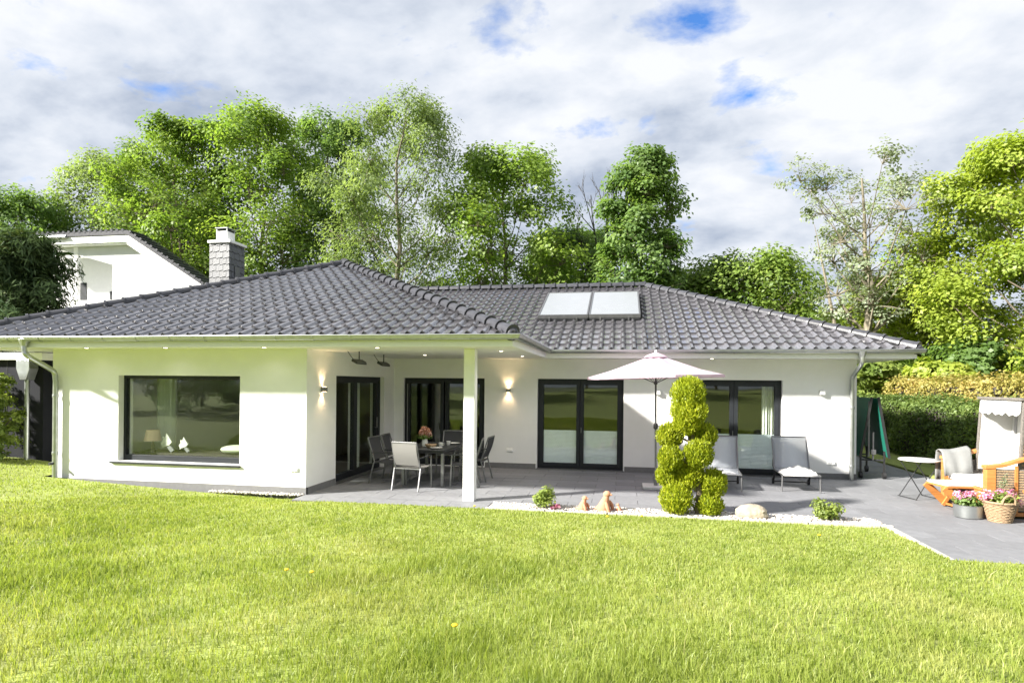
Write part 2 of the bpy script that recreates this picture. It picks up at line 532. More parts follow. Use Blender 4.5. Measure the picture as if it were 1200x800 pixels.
def make_tree(name, label, loc, H, Rr, leaf, bark, seed, t0=.22, nl=15, nc=14, npl=80, ll=.24, lw=.15, tr=.2,
              prof=None, spread=.24, lobe=.42, droop=0, cat='tree', group=None, lean=(0, 0), twig=True, flat=.85, alltwig=False, stems=1):
    rng = np.random.default_rng(seed)
    root = empty(name, loc, 0, label, cat, group)
    prof = prof or (lambda s_: math.sin(math.pi * min(1, max(0, .12 + .80 * s_))) ** .7)
    trunk = MB()
    N = 7
    spine = [Vector((lean[0] * (i / N) ** 2 * H + rng.normal() * .012 * H * (i / N), lean[1] * (i / N) ** 2 * H + rng.normal() * .012 * H * (i / N), H * .93 * i / N)) for i in range(N + 1)]
    trunk.tube(spine, [tr * (1 - .9 * i / N) + .015 for i in range(N + 1)], 7)

    for k in range(1, stems):
        a = 2.1 * k + .4
        trunk.tube([spine[0] + Vector((.15 * math.cos(a), .15 * math.sin(a), 0)), spine[2] + Vector((.25 * Rr * math.cos(a), .25 * Rr * math.sin(a), 0)), spine[4] + Vector((.42 * Rr * math.cos(a), .42 * Rr * math.sin(a), .0)), spine[6] + Vector((.5 * Rr * math.cos(a), .5 * Rr * math.sin(a), 0))], [tr * .7, tr * .5, tr * .28, .008], 7)

    def sp_at(z):
        q = min(max(z / (H * .93), 0), .999) * N
        i = int(q)
        return spine[i].lerp(spine[i + 1], q - i)
    C, Nn, T = [], [], []
    for i in range(nl):
        s_ = (i + rng.uniform(.2, .8)) / nl
        env = prof(s_)
        z = H * (t0 + (1 - t0) * s_)
        ang = i * 2.399 + rng.uniform(-.5, .5)
        rl = Rr * lobe * rng.uniform(.75, 1.25) * (.55 + .45 * env)
        rad = max(0, env * Rr - rl * .55) * rng.uniform(.55, 1.05)
        ax = sp_at(z)
        cc = np.array([ax.x + rad * math.cos(ang), ax.y + rad * math.sin(ang), min(z, H - rl * 1.05)])
        st = sp_at(max(.12 * H, z - rad * .9 - rl * .5))
        mid = Vector(cc) * .5 + st * .5 + Vector((0, 0, -.12 * rad))
        lr = max(.02, tr * .42 * (1 - .75 * s_))
        trunk.tube([st, mid, Vector(cc)], [lr, lr * .7, lr * .35], 5, False)
        lt = rng.normal() * .10
        d = rnd_unit(nc, rng)
        d[:, 2] = np.where(d[:, 2] < -.35, -d[:, 2], d[:, 2])
        cl = cc + d * rl * rng.uniform(.55, 1.08, (nc, 1)) * np.array([1, 1, flat])
        for q, (p, dd) in enumerate(zip(cl, d)):
            if twig and (alltwig or q % 2 == 0):
                trunk.tube([Vector(cc), Vector(cc).lerp(Vector(p), .6) + Vector((0, 0, .05 * rl)), Vector(p)], [lr * .35, lr * .22, lr * .08 + .004], 4, False)
            k = int(npl * rng.uniform(.5, 1.4))
            off = np.clip(rng.normal(size=(k, 3)), -1.6, 1.6) * rl * spread * np.array([1, 1, .7])
            if droop: off[:, 2] -= np.abs(rng.normal(size=k)) * rl * droop
            C.append(p + off)
            Nn.append(norm_rows(dd * .9 + np.array([0, 0, .5]) + rng.normal(size=(k, 3)) * .34))
            T.append(np.clip(.42 + lt + rng.normal() * .17 + rng.normal(size=k) * .09, 0, 1))
    C, Nn, T = np.vstack(C), np.vstack(Nn), np.hstack(T)
    al = None
    if droop:
        al = norm_rows(rng.normal(size=(len(C), 3)) * .5 + np.array([0, 0, -1.0]))
    v, f = leaf_quads(C, Nn, ll, lw, rng, al)
    trunk.build('trunk', bark, root, True)
    fast_mesh('crown', v, f, leaf, root, T)
    return root


def foliage(name, balls, leaf, parent, n, ll, lw, seed, core=None, core_k=.78, up_=.3, tint0=.45, jitter=.16, spray=False):
    """leaf faces over a set of ellipsoids (centre, radii)"""
    rng = np.random.default_rng(seed)
    C, Nn, T = [], [], []
    tot = sum(r[0] * r[1] + r[2] * r[1] for _, r in balls)
    for c, r in balls:
        k = max(12, int(n * (r[0] * r[1] + r[2] * r[1]) / tot))
        d = rnd_unit(k, rng)
        lump = 1 + .10 * np.sin(d[:, :1] * 7 + c[0] * 9) * np.sin(d[:, 1:2] * 6 + c[2] * 5)
        C.append(np.array(c) + d * np.array(r) * lump * rng.uniform(1 - jitter * 1.6, 1 + jitter * .5, (k, 1)))
        Nn.append(norm_rows(d + np.array([0, 0, up_]) + rng.normal(size=(k, 3)) * .6))
        T.append(np.clip(tint0 + rng.normal() * .06 + rng.normal(size=k) * .2, 0, 1))
    C, Nn, T = np.vstack(C), np.vstack(Nn), np.hstack(T)
    al = None
    if spray:
        al = norm_rows(Nn * .8 + np.array([0, 0, .8]) + rng.normal(size=C.shape) * .35)
        Nn = norm_rows(np.cross(al, rnd_unit(len(C), rng)))
    v, f = leaf_quads(C, Nn, ll, lw, rng, al)
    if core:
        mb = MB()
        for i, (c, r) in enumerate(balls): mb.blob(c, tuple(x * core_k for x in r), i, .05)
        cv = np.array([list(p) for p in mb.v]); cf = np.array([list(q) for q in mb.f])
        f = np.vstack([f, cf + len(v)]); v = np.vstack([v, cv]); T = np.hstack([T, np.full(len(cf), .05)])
    return fast_mesh(name, v, f, leaf, parent, T)


# ------------------------------------------------------------------ ground, lawn, paving
def sstep(a, b, x):
    t_ = np.clip((x - a) / (b - a), 0, 1); return t_ * t_ * (3 - 2 * t_)


def lawn_z(X, Y):
    X = np.asarray(X, float); Y = np.asarray(Y, float)
    left = np.interp(X, [-30, -13, -11.3, -9.5, -7.75, -6.1, -2.5, 1, 4, 12], [.5, .33, .24, .15, .065, .005, .0, -.005, -.015, -.02])
    rise = .50 * sstep(9.6, .5, Y) * np.interp(X, [-8, 0, 6], [.8, 1.0, .9])
    back = 1.05 * sstep(0, -14, Y) * np.interp(X, [-12, -4], [.15, 1.0])
    bumps = .016 * np.sin(X * 1.9 + .7 * Y) * np.sin(Y * 2.3 + .4) + .011 * np.sin(X * 4.7 + 1) * np.sin(Y * 5.1)
    left = left - .075 * sstep(8.9, 10.1, Y) * np.interp(X, [-13, -11.3, -6, -5], [0, 1, 1, 0])
    return left * (1 - .35 * sstep(9, 0, Y)) + rise + back + bumps * sstep(9.7, 8.5, Y)


def quad_sheet(name, xs, ys, zf, mat, off=0):
    X, Y = np.meshgrid(xs, ys)
    Z = zf(X, Y) + off
    v = np.stack([X, Y, Z], -1).reshape(-1, 3)
    nx, ny = len(xs), len(ys)
    i = (np.arange(ny - 1)[:, None] * nx + np.arange(nx - 1)[None]).ravel()
    return v, np.stack([i, i + 1, i + nx + 1, i + nx], 1)


gv, gf = quad_sheet('ground', [-400, -40, 40, 400], [-400, -45, 60, 500], lambda X, Y: X * 0 - .12, None)
tag(fast_mesh('ground', gv, gf, MT['ground']), 'dark soil and green ground reaching to the tree line', 'ground', kind='structure')

LV, LFc, nb_ = [], [], 0
for x0, x1, y1, st in ((-40, -11.25, 11.35, .6), (-11.25, -5.8, 10.16, .18), (-5.8, 3.86, 9.80, .2), (3.86, 40, 8.03, .4)):
    xs = np.linspace(x0, x1, max(2, int((x1 - x0) / st)))
    ys = np.concatenate([np.linspace(-45, -2, 36), np.linspace(-1.7, y1, 60)])
    v, f = quad_sheet('', xs, ys, lawn_z, None)
    LV.append(v); LFc.append(f + nb_); nb_ += len(v)
MT['lawn'] = pm('lawn_base', (.26, .31, .075), .95, .25, 2.2, .8, 60, dirt=(.34, .32, .11))
tag(fast_mesh('lawn', np.vstack(LV), np.vstack(LFc), MT['lawn'], smooth=True), 'sunny rough mown lawn sloping down to the terrace', 'lawn', kind='structure')
# far lawn strip beside the side path
mb = MB(); mb.box(7.05, 8.6, 13.4, 26, -.1, .03)
tag(mb.build('grass_verge', MT['lawn']), 'narrow grass verge between side path and hedge', 'grass', kind='structure')

# grass blades
rng = np.random.default_rng(3)


def grass_blades():
    P = []
    # density falls with distance; covers beyond the frame on both sides
    n = 330000
    r_ = 1.6 + (12.2 - 1.6) * rng.uniform(0, 1, n) ** .95
    a = rng.uniform(-1.05, 1.0, n)
    th = math.pi / 2 + YAW - a
    X = r_ * np.cos(th); Y = r_ * np.sin(th)
    n2_ = 26000
    X2 = rng.uniform(-16, -5.8, n2_); Y2 = rng.uniform(6.5, 11.2, n2_)
    X = np.hstack([X, X2]); Y = np.hstack([Y, Y2])
    edge = np.where(X < -11.25, 11.2, np.where(X < -5.8, 10.12, np.where(X < 3.86, 9.78, 8.0)))
    ok = (Y < edge) & (Y > .3) & (X > -19) & (X < 14)
    X, Y = X[ok], Y[ok]
    d = np.hypot(X, Y)
    # tall and short patches
    pn = (np.sin(X * 1.3 + .6 * Y) + np.sin(Y * 1.9 - .8 * X + 1.3) + np.sin(2.7 * X + 2.1) * np.sin(2.9 * Y) + .7 * np.sin(5.3 * X - 3.1 * Y))
    tall = sstep(.2, 2.3, pn) * sstep(8.2, 5.0, Y)
    keep = rng.uniform(0, 1, len(X)) < (.72 + .28 * sstep(-1.8, -.5, pn))
    X, Y, d, tall, pn = X[keep], Y[keep], d[keep], tall[keep], pn[keep]
    n = len(X)
    h = (.032 + .024 * rng.uniform(0, 1, n)) * (1 + .3 * sstep(9.5, 4, Y)) + tall * rng.uniform(.02, .085, n)
    stray = rng.uniform(0, 1, n) > .993
    h = np.where(stray & (Y < 7.5), h * 1.7 + .05, h)
    w = (.0026 + .00075 * d) * rng.uniform(.7, 1.3, n)
    az_ = rng.uniform(0, 2 * math.pi, n)
    ln = rng.uniform(.05, .6, n) * h
    fx, fy = np.cos(az_), np.sin(az_)
    fa = rng.uniform(0, 2 * math.pi, n)
    sx, sy = np.cos(fa) * w / 2, np.sin(fa) * w / 2
    Z = lawn_z(X, Y) - .006
    V = np.empty((n, 6, 3))
    for k, (q, e) in enumerate(((0, 1.0), (.55, .8), (1.0, .12))):
        cx_ = X + fx * ln * q * q; cy_ = Y + fy * ln * q * q; cz = Z + h * (q - .12 * q * q)
        V[:, 2 * k, 0], V[:, 2 * k, 1], V[:, 2 * k, 2] = cx_ - sx * e, cy_ - sy * e, cz
        V[:, 2 * k + 1, 0], V[:, 2 * k + 1, 1], V[:, 2 * k + 1, 2] = cx_ + sx * e, cy_ + sy * e, cz
    b = np.arange(n)[:, None] * 6
    F = np.stack([b + [0, 1, 3, 2], b + [2, 3, 5, 4]], 1).reshape(-1, 4)
    tf = np.sin(6.1 * X + 2.3 * Y) * np.sin(5.2 * Y - 1.7 * X) + np.sin(11.3 * X - 3 * Y + 1) * np.sin(9.7 * Y + 2 * X)
    t_ = np.clip(.60 + .16 * rng.normal(size=n) - .05 * pn - .30 * sstep(.55, 1.5, tf) + np.where(stray, .3, 0), 0, 1)
    o = fast_mesh('grass', V.reshape(-1, 3), F, LF['grass'], None, np.repeat(t_, 2))
    tag(o, 'uneven yellow green lawn grass with taller tufts and dry patches', 'grass', kind='stuff')


grass_blades()

# paving bed and slabs
pave = empty('terrace_paving', (0, 11, 0)); tag(pave, 'grey concrete slab terrace paving around the house', 'paving', kind='structure')
mb = MB((0, 11, 0))
mb.box(-5.72, 3.9, 9.82, 14.72, -.11, -.012); mb.box(3.9, 9.0, 8.03, 14.72, -.11, -.012); mb.box(5.16, 7.0, 14.72, 27, -.11, -.012)
mb.build('paving_bed', MT['bed'], pave)
SL, SW, JT = .80, .40, .008


def slab_mesh(sx, sy):
    c, d = .006, .0012
    m = MB()
    m.add([(0, 0, -.03), (sx, 0, -.03), (sx, sy, -.03), (0, sy, -.03), (0, 0, -d), (sx, 0, -d), (sx, sy, -d), (0, sy, -d), (c, c, 0), (sx - c, c, 0), (sx - c, sy - c, 0), (c, sy - c, 0)],
          [(0, 1, 5, 4), (1, 2, 6, 5), (2, 3, 7, 6), (3, 0, 4, 7), (4, 5, 9, 8), (5, 6, 10, 9), (6, 7, 11, 10), (7, 4, 8, 11), (8, 9, 10, 11)])
    return m


slabs = []


def lay(x0, x1, y0, y1, ph=0):
    j, y = 0, y0
    while y < y1 - .02:
        h = min(SW, y1 - y)
        x = x0 - (SL / 2 if (j + ph) % 2 else 0)
        while x < x1 - .02:
            a, b = max(x, x0), min(x + SL, x1)
            if b - a > .04: slabs.append((a, y, b - a, h))
            x += SL
        y += SW; j += 1


lay(-5.70, 3.895, 10.32, 14.695); lay(-5.70, -2.2, 9.84, 10.32, 1)
lay(3.90, 8.99, 8.05, 14.70); lay(5.17, 6.99, 14.71, 26.9)
slabs.sort(key=lambda q: math.hypot(q[0], q[1]) + (100 if q[0] > 7.6 else 0))
cache = {}
rest = MB((0, 11, 0))
rg = random.Random(4)
for i, (x, y, w, h) in enumerate(slabs):
    z = rg.uniform(-.0012, .0012)
    key = (round(w - JT, 3), round(h - JT, 3))
    if i < 296:
        if key not in cache:
            o = slab_mesh(*key).build('slab', MT['slab'], pave); cache[key] = o.data
        else:
            o = bpy.data.objects.new('slab', cache[key]); COL.objects.link(o); o.parent = pave
        o.location = (x, y - 11, z)
    else:
        m = slab_mesh(*key)
        rest.add([v + Vector((x, y, z)) for v in m.v], m.f)
o = rest.build('slab_field', MT['slab'], pave); o['kind'] = 'stuff'

# kerb edging stones
kerb = empty('lawn_edging', (1, 9.8, 0)); tag(kerb, 'pale concrete edging stones between lawn, pebble strip and terrace', 'edging', kind='structure')
x = -2.2
while x < 3.85:
    m = MB((1, 9.8, 0)); e = min(x + .98, 3.96)
    m.box(x, e, 9.80, 9.86, -.1, .022 + rg.uniform(-.003, .003)); m.build('edging_stone', MT['kerb'], kerb, bevel=.006); x += 1.0
for y in (8.0, 8.92):
    m = MB((1, 9.8, 0)); m.box(3.865, 3.93, y, y + .87, -.1, .02); m.build('edging_stone', MT['kerb'], kerb, bevel=.006)

# pebbles
rng = np.random.default_rng(5)


def pebbles(name, x0, x1, y0, y1, z, n, label, r0=.012, r1=.03):
    ico = bmesh.new(); bmesh.ops.create_icosphere(ico, subdivisions=1, radius=1)
    bv = np.array([v.co[:] for v in ico.verts]); bf = np.array([[v.index for v in f.verts] for f in ico.faces]); ico.free()
    V, F, T = [], [], []
    for i in range(n):
        r_ = rng.uniform(r0, r1)
        s_ = r_ * rng.uniform(.6, 1.2, 3) * np.array([1, 1, .65])
        a = rng.uniform(0, 6.28)
        q = bv * s_ * rng.uniform(.85, 1.15, (len(bv), 1))
        q = np.stack([q[:, 0] * math.cos(a) - q[:, 1] * math.sin(a), q[:, 0] * math.sin(a) + q[:, 1] * math.cos(a), q[:, 2]], 1)
        V.append(q + [rng.uniform(x0, x1), rng.uniform(y0, y1), z + rng.uniform(-.004, .018)]); F.append(bf + i * len(bv)); T += [rng.uniform(0, 1)] * len(bf)
    tag(fast_mesh(name, np.vstack(V), np.vstack(F), PEB, None, T), label, 'gravel', kind='stuff')


PEB, t_, out_ = base_mat('pebble_mix')
at_ = nd(t_, 'ShaderNodeAttribute', attribute_name='tint')
rp_ = ramp(t_, [(0, (.20, .18, .17)), (.35, (.42, .38, .34)), (.7, (.60, .57, .53)), (1, (.72, .70, .67))], at_.outputs['Fac'])
b_ = nd(t_, 'ShaderNodeBsdfPrincipled', i_Roughness=.75); t_.links.new(rp_.outputs[0], b_.inputs[0]); t_.links.new(b_.outputs[0], out_.inputs[0])
mb = MB(); mb.box(-2.2, 3.89, 9.86, 10.31, -.1, -.006)
tag(mb.build('pebble_bed', MT['bed']), 'shallow bed under the pebble strip along the terrace', 'bed', kind='structure')
pebbles('pebble_strip', -2.15, 3.88, 9.88, 10.30, .006, 5200, 'pale pebbles in the strip between lawn and terrace')
pebbles('pebble_drain', -7.6, -5.72, 10.16, 10.30, .0, 700, 'pale pebbles along the foot of the front wall')

# ------------------------------------------------------------------ the bungalow
H0 = (-3.0, 14.7, 0.0)
house = empty('bungalow', H0, 0, 'white rendered bungalow with dark tiled hip roof and covered terrace', 'house')


def HB(): return MB(H0)


YF, YB, XC = 10.32, 14.70, -5.704
ZS = 2.68
mY = lambda Y0: (lambda u, d, z: (u, Y0 + d, z))          # wall facing -Y
mX = lambda X0: (lambda u, d, z: (X0 - d, u, z))          # wall facing +X


def wall_grid(mp_, u0, u1, z0, z1, th, holes, mat, name='wall'):
    us = sorted({u0, u1, *[h[0] for h in holes], *[h[1] for h in holes]})
    zs = sorted({z0, z1, *[h[2] for h in holes], *[h[3] for h in holes]})
    solid = lambda i, j: 0 <= i < len(us) - 1 and 0 <= j < len(zs) - 1 and not any(
        h[0] - 1e-6 < (us[i] + us[i + 1]) / 2 < h[1] + 1e-6 and h[2] - 1e-6 < (zs[j] + zs[j + 1]) / 2 < h[3] + 1e-6 for h in holes)
    m = HB()
    for i in range(len(us) - 1):
        for j in range(len(zs) - 1):
            if not solid(i, j): continue
            a, b, c, d = us[i], us[i + 1], zs[j], zs[j + 1]
            q = lambda *p: m.add([mp_(*x) for x in p], [(0, 1, 2, 3)])
            q((a, 0, c), (b, 0, c), (b, 0, d), (a, 0, d)); q((a, th, c), (a, th, d), (b, th, d), (b, th, c))
            if not solid(i - 1, j): q((a, 0, c), (a, 0, d), (a, th, d), (a, th, c))
            if not solid(i + 1, j): q((b, 0, c), (b, th, c), (b, th, d), (b, 0, d))
            if not solid(i, j - 1): q((a, 0, c), (a, th, c), (b, th, c), (b, 0, c))
            if not solid(i, j + 1): q((a, 0, d), (b, 0, d), (b, th, d), (a, th, d))
    return m.build(name, mat, house)


TH = .36
W1 = (-9.686, -7.058, .50, 2.168)
SD = (11.50, 14.03, .012, 2.202)
D1, D2, D3 = (-5.457, -3.348, .012, 2.2), (-2.024, .046, .012, 2.2), (1.53, 3.601, .012, 2.2)
wall_grid(mY(YF), -11.20, XC, -.1, ZS, TH, [W1], MT['render'])
wall_grid(mX(XC), YF + TH, YB, -.1, ZS, TH, [SD], MT['render'])
wall_grid(mY(YB), XC - TH, 5.16, -.1, ZS, TH, [D1, D2, D3], MT['render'])
wall_grid(mX(5.16), YB + TH, 24.0, -.1, ZS, TH, [], MT['render'])
wall_grid(mX(-11.2 + TH), YF + TH, 24.0, -.1, ZS, TH, [], MT['render'])
wall_grid(mY(24.0), -11.2, 5.16, -.1, ZS, TH, [], MT['render'])
# plinth strips, 12 mm proud
for i, (mp_, a, b) in enumerate(((mY(YF), -11.21, XC + .012), (mX(XC), YF, SD[0] - .03), (mX(XC), SD[1] + .03, YB - .02), (mY(YB), D1[1] + .03, D2[0] - .03),
                                 (mY(YB), D2[1] + .03, D3[0] - .03), (mY(YB), D3[1] + .03, 5.172), (mY(YB), XC + .02, D1[0] - .03))):
    m = HB(); m.box(a, b, -.012, .05, -.09, .125, mp_); m.build('plinth', MT['plinth'], house)
# ceiling and soffit, one sheet with the outline of the eaves
m = HB()
m.prism([(-12.86, 9.585), (-1.755, 9.585), (-1.755, 13.965), (6.02, 13.965), (6.02, 24.7), (-12.86, 24.7)], ZS, ZS + .03)
m.build('soffit', MT['soffit'], house)
# fascia boards
for (xa, ya), (xb, yb), nx_, ny_ in (((-12.9, 9.57), (-1.742, 9.57), 0, -1), ((-1.74, 9.57), (-1.74, 13.95), 1, 0), ((-1.738, 13.95), (6.03, 13.95), 0, -1), ((6.032, 13.95), (6.032, 24.7), 1, 0), ((-12.9, 9.57), (-12.9, 24.7), -1, 0)):
    m = HB()
    cx_, cy_ = (xa + xb) / 2, (ya + yb) / 2
    m.bar((xa, ya, 2.745), (xb, yb, 2.745), .032, .15); m.build('fascia', MT['white'], house)
# interior
m = HB(); m.box(-10.84, 4.8, YB + TH, 23.64, -.1, .012); m.box(-10.84, XC - TH, YF + TH, YB + TH, -.1, .012); m.build('interior_floor', MT['floor'], house)
for a in ((-10.84, -6.06, 16.2, 16.3), (-6.06, 4.8, 19.0, 19.1), (-2.9, -2.78, YB + TH, 19.0), (.75, .87, YB + TH, 19.0)):
    m = HB(); m.box(*a, .013, ZS - .004); m.build('partition_wall', MT['inwall'], house)


def window(mp_, u0, u1, z0, z1, sb, panes, fr=.10, mid=.11, bottom=.10, name='window', par=house):
    """frame ring plus sashes and panes set sb behind the wall face"""
    f = HB()
    e = .001
    f.box(u0 + e, u0 + fr, sb, sb + .09, z0, z1 - e, mp_); f.box(u1 - fr, u1 - e, sb, sb + .09, z0, z1 - e, mp_)
    f.box(u0 + fr, u1 - fr, sb, sb + .09, z1 - fr, z1 - e, mp_); f.box(u0 + fr, u1 - fr, sb, sb + .09, z0, z0 + bottom, mp_)
    w = f.build(name, MT['anthra'], par, bevel=.004)
    n = len(panes)
    for i, (a, b) in enumerate(panes):
        s_ = HB(); k = .085
        if n > 1:
            s_.box(a, a + k, sb - .018, sb + .07, z0 + bottom * .6, z1 - fr * .6, mp_); s_.box(b - k, b, sb - .018, sb + .07, z0 + bottom * .6, z1 - fr * .6, mp_)
            s_.box(a + k, b - k, sb - .018, sb + .07, z1 - fr * .6 - k, z1 - fr * .6, mp_); s_.box(a + k, b - k, sb - .018, sb + .07, z0 + bottom * .6, z0 + bottom * .6 + k, mp_)
            s_.build('sash', MT['anthra'], w, bevel=.003)
        g = HB()
        g.box(a + (k if n > 1 else -.01), b - (k if n > 1 else -.01), sb + .03, sb + .034, z0 + bottom * .6 + k * .6, z1 - fr * .6 - k * .6, mp_)
        g.build('pane', MT['glass'], w)
    return w


window(mY(YF), *W1, .13, [(W1[0] + .075, W1[1] - .075)], fr=.06, bottom=.11)
mid3 = (D3[0] + D3[1]) / 2; mid2 = (D2[0] + D2[1]) / 2
w2 = window(mY(YB), *D2, .10, [(D2[0] + .06, mid2 - .004), (mid2 + .004, D2[1] - .06)])
w3 = window(mY(YB), *D3, .10, [(D3[0] + .06, mid3 - .004), (mid3 + .004, D3[1] - .06)])
w1 = window(mY(YB), *D1, .10, [(D1[0] + .06, -4.42), (-4.38, D1[1] - .06)])
wS = window(mX(XC), *SD, .10, [(SD[0] + .06, 12.60), (12.60, SD[1] - .2)])
for w_, a, b, hx in ((w2, D2, mid2, mid2 + .03), (w3, D3, mid3, mid3 - .03)):
    h = HB(); h.tube([(hx, YB + .07, 1.02), (hx, YB + .045, 1.02), (hx, YB + .045, .90)], .011, 6); h.build('handle', MT['alu'], w_, True)
m = HB(); m.tube([(XC - .09, 13.70, 1.0), (XC - .04, 13.70, 1.0), (XC - .04, 13.70, 1.25)], .012, 6); m.build('handle', MT['alu'], wS, True)
m = HB(); m.tube([(-5.37, YB + .06, .3), (-5.37, YB + .06, 2.05)], .012, 6); m.build('handle', MT['alu'], w1, True)
# sills
m = HB(); m.box(-9.84, -7.03, -.05, .13, .452, .486, mY(YF)); m.build('window_sill', MT['anthra'], house, bevel=.004)
for d_ in (D2, D3): m = HB(); m.box(d_[0] - .02, d_[1] + .02, -.06, .10, -.02, .020, mY(YB)); m.build('door_threshold', MT['alu'], house)
m = HB(); m.box(SD[0], SD[1], -.05, .10, -.02, .020, mX(XC)); m.build('door_threshold', MT['alu'], house)


# pleated blinds behind the lower half of the doors
def pleats(u0, u1, y, z0, z1, mat, name, par, horizontal=True, amp=.012, n=28):
    m = HB()
    if horizontal:
        for i in range(n + 1):
            z = z0 + (z1 - z0) * i / n; yy = y + (amp if i % 2 else 0)
            m.v += [Vector((u0, yy, z)), Vector((u1, yy, z))]
    else:
        for i in range(n + 1):
            u = u0 + (u1 - u0) * i / n; yy = y + amp * math.sin(i * 1.4) + .4 * amp * math.sin(i * .57)
            m.v += [Vector((u, yy, z0)), Vector((u, yy, z1))]
    m.f += [(2 * i, 2 * i + 1, 2 * i + 3, 2 * i + 2) for i in range(n)]
    o = m.build(name, mat, par, not horizontal)
    return o


for d_, md, w_ in ((D2, mid2, w2), (D3, mid3, w3)):
    for a, b in ((d_[0] + .12, md - .06), (md + .06, d_[1] - .12)):
        pleats(a, b, YB + .142, .12, .95, MT['blind'], 'blind', w_, True, .005, 52)
pleats(3.22, 3.56, YB + .30, .02, 2.55, MT['curtain'], 'curtain', house, False, .03, 26)
pleats(-9.70, -9.22, YF + 1.02, .02, 2.55, MT['curtain'], 'curtain', house, False, .04, 30)
m = HB()
for i in range(27):
    m.v += [Vector((XC - .45 + .035 * math.sin(i * 1.3), 13.0 + .022 * i, .02)), Vector((XC - .45 + .035 * math.sin(i * 1.3), 13.0 + .022 * i, 2.55))]
m.f += [(2 * i, 2 * i + 1, 2 * i + 3, 2 * i + 2) for i in range(26)]
m.build('curtain', MT['curtain'], house, True)

# ---- roof
K = math.tan(R(22.7)); ZE = 2.83
ex0, ex1, ey0, ey1, ex2 = -12.97, -1.69, 9.52, 13.90, 6.10
AP = Vector((-7.33, 15.16, ZE + 5.64 * K))
RZ = ZE + 5.45 * K
RE = Vector((.70, 19.35, RZ)); RW = Vector((-7.33, 19.35, RZ))
roof = None
m = HB()
yb_, xl_ = 24.8, ex0
V = [(ex0, ey0, ZE), (ex1, ey0, ZE), tuple(AP), (ex1, ey1, ZE), tuple(RW), (ex2, ey1, ZE), tuple(RE), (ex2, yb_, ZE), (ex0, yb_, ZE), (-7.33, 19.35, AP.z)]
m.add(V, [(0, 1, 2), (1, 3, 4, 9, 2), (3, 5, 6, 4), (5, 7, 6), (6, 7, 8, 4), (0, 2, 9, 8)])
roof = m.build('roof', MT['deck'], house)

TW, TG = .252, .40
PROF = [(0, .006), (.03, 0), (.105, 0), (.145, .005), (.163, .036), (.196, .054), (.229, .036), (.252, .006)]


def tile_shape():
    """u along eave, v up the slope, w off the deck"""
    v, f = [], []
    n = len(PROF)
    for vv, lift in ((-.03, .050), (TG + .02, .012)):
        v += [(u, vv, w + lift) for u, w in PROF]
    f += [(i, i + 1, n + i + 1, n + i) for i in range(n - 1)]
    b = len(v)
    v += [(u, -.03, w + .050) for u, w in PROF] + [(u, -.022, w + .046 - .036) for u, w in PROF]
    f += [(b + i, b + n + i, b + n + i + 1, b + i + 1) for i in range(n - 1)]
    return v, f


TV, TF = tile_shape()
tm_ = bpy.data.meshes.new('roof_tile'); tm_.from_pydata(TV, [], TF)
tm_.polygons.foreach_set('use_smooth', [i < len(PROF) - 1 for i in range(len(TF))]); tm_.materials.append(MT['tile'])
tiles, cut_tiles = [], []


def lay_tiles(o, u, poly, prio):
    """o eave origin, u unit along the eave (up to the right seen from outside); poly convex in (u,v)"""
    o, u = Vector(o), Vector(u)
    nrm_h = Vector((-u.y, u.x, 0))
    vdir = (nrm_h * math.cos(R(22.7)) + Vector((0, 0, math.sin(R(22.7))))).normalized()
    w = u.cross(vdir)
    fr_ = Matrix((u, vdir, w)).transposed().to_4x4(); fr_.translation = o
    pl = [Vector((*p, 0)) for p in poly]
    n = len(pl)
    edges = []
    for i in range(n):
        a, b = pl[i], pl[(i + 1) % n]; d = (b - a)
        edges.append((a, Vector((-d.y, d.x, 0)).normalized()))   # inward normal for ccw
    vmax = max(p.y for p in pl); umin = min(p.x for p in pl); umax = max(p.x for p in pl)
    j = 0
    while j * TG < vmax:
        k = math.floor(umin / TW) - 1
        while k * TW < umax:
            cs = [Vector((k * TW + a, j * TG + b, 0)) for a in (0, TW) for b in (.0, TG)]
            ins = [all((c - a).dot(q) > -.03 for a, q in edges) for c in cs]
            mat_ = fr_ @ Matrix.Translation((k * TW, j * TG, 0))
            if all(ins): tiles.append((mat_, prio))
            elif any(ins) or all((Vector((k * TW + TW / 2, j * TG + TG / 2, 0)) - a).dot(q) > 0 for a, q in edges):
                bm = bmesh.new(); bm.from_mesh(tm_)
                for a, q in edges:
                    if a.y == 0 and abs(q.y - 1) < 1e-6: continue
                    bmesh.ops.bisect_plane(bm, geom=bm.verts[:] + bm.edges[:] + bm.faces[:], plane_co=a - Vector((k * TW, j * TG, 0)), plane_no=-q, clear_outer=True)
                if bm.faces:
                    me = bpy.data.meshes.new('roof_tile'); bm.to_mesh(me); me.materials.append(MT['tile']); cut_tiles.append((mat_, prio, me))
                bm.free()
            k += 1
        j += 1


sl_ = lambda run: run / math.cos(R(22.7))
lay_tiles((ex0, ey0, ZE), (1, 0, 0), [(0, 0), (ex1 - ex0, 0), (AP.x - ex0, sl_(5.64))], 0)
lay_tiles((ex1, ey1, ZE), (1, 0, 0), [(0, 0), (ex2 - ex1, 0), (RE.x - ex1, sl_(5.45)), (RW.x + .19 - ex1, sl_(5.45))], 1)
lay_tiles((ex1, ey0, ZE), (0, 1, 0), [(0, 0), (ey1 - ey0, 0), (19.35 - ey0, sl_(5.45)), (AP.y - ey0, sl_(5.64))], 2)
lay_tiles((ex2, ey1, ZE), (0, 1, 0), [(0, 0), (yb_ - ey1, 0), (19.35 - ey1, sl_(5.4))], 3)
INV = Matrix.Translation(Vector(H0)).inverted()
allt = [(a, p, tm_) for a, p in tiles] + cut_tiles


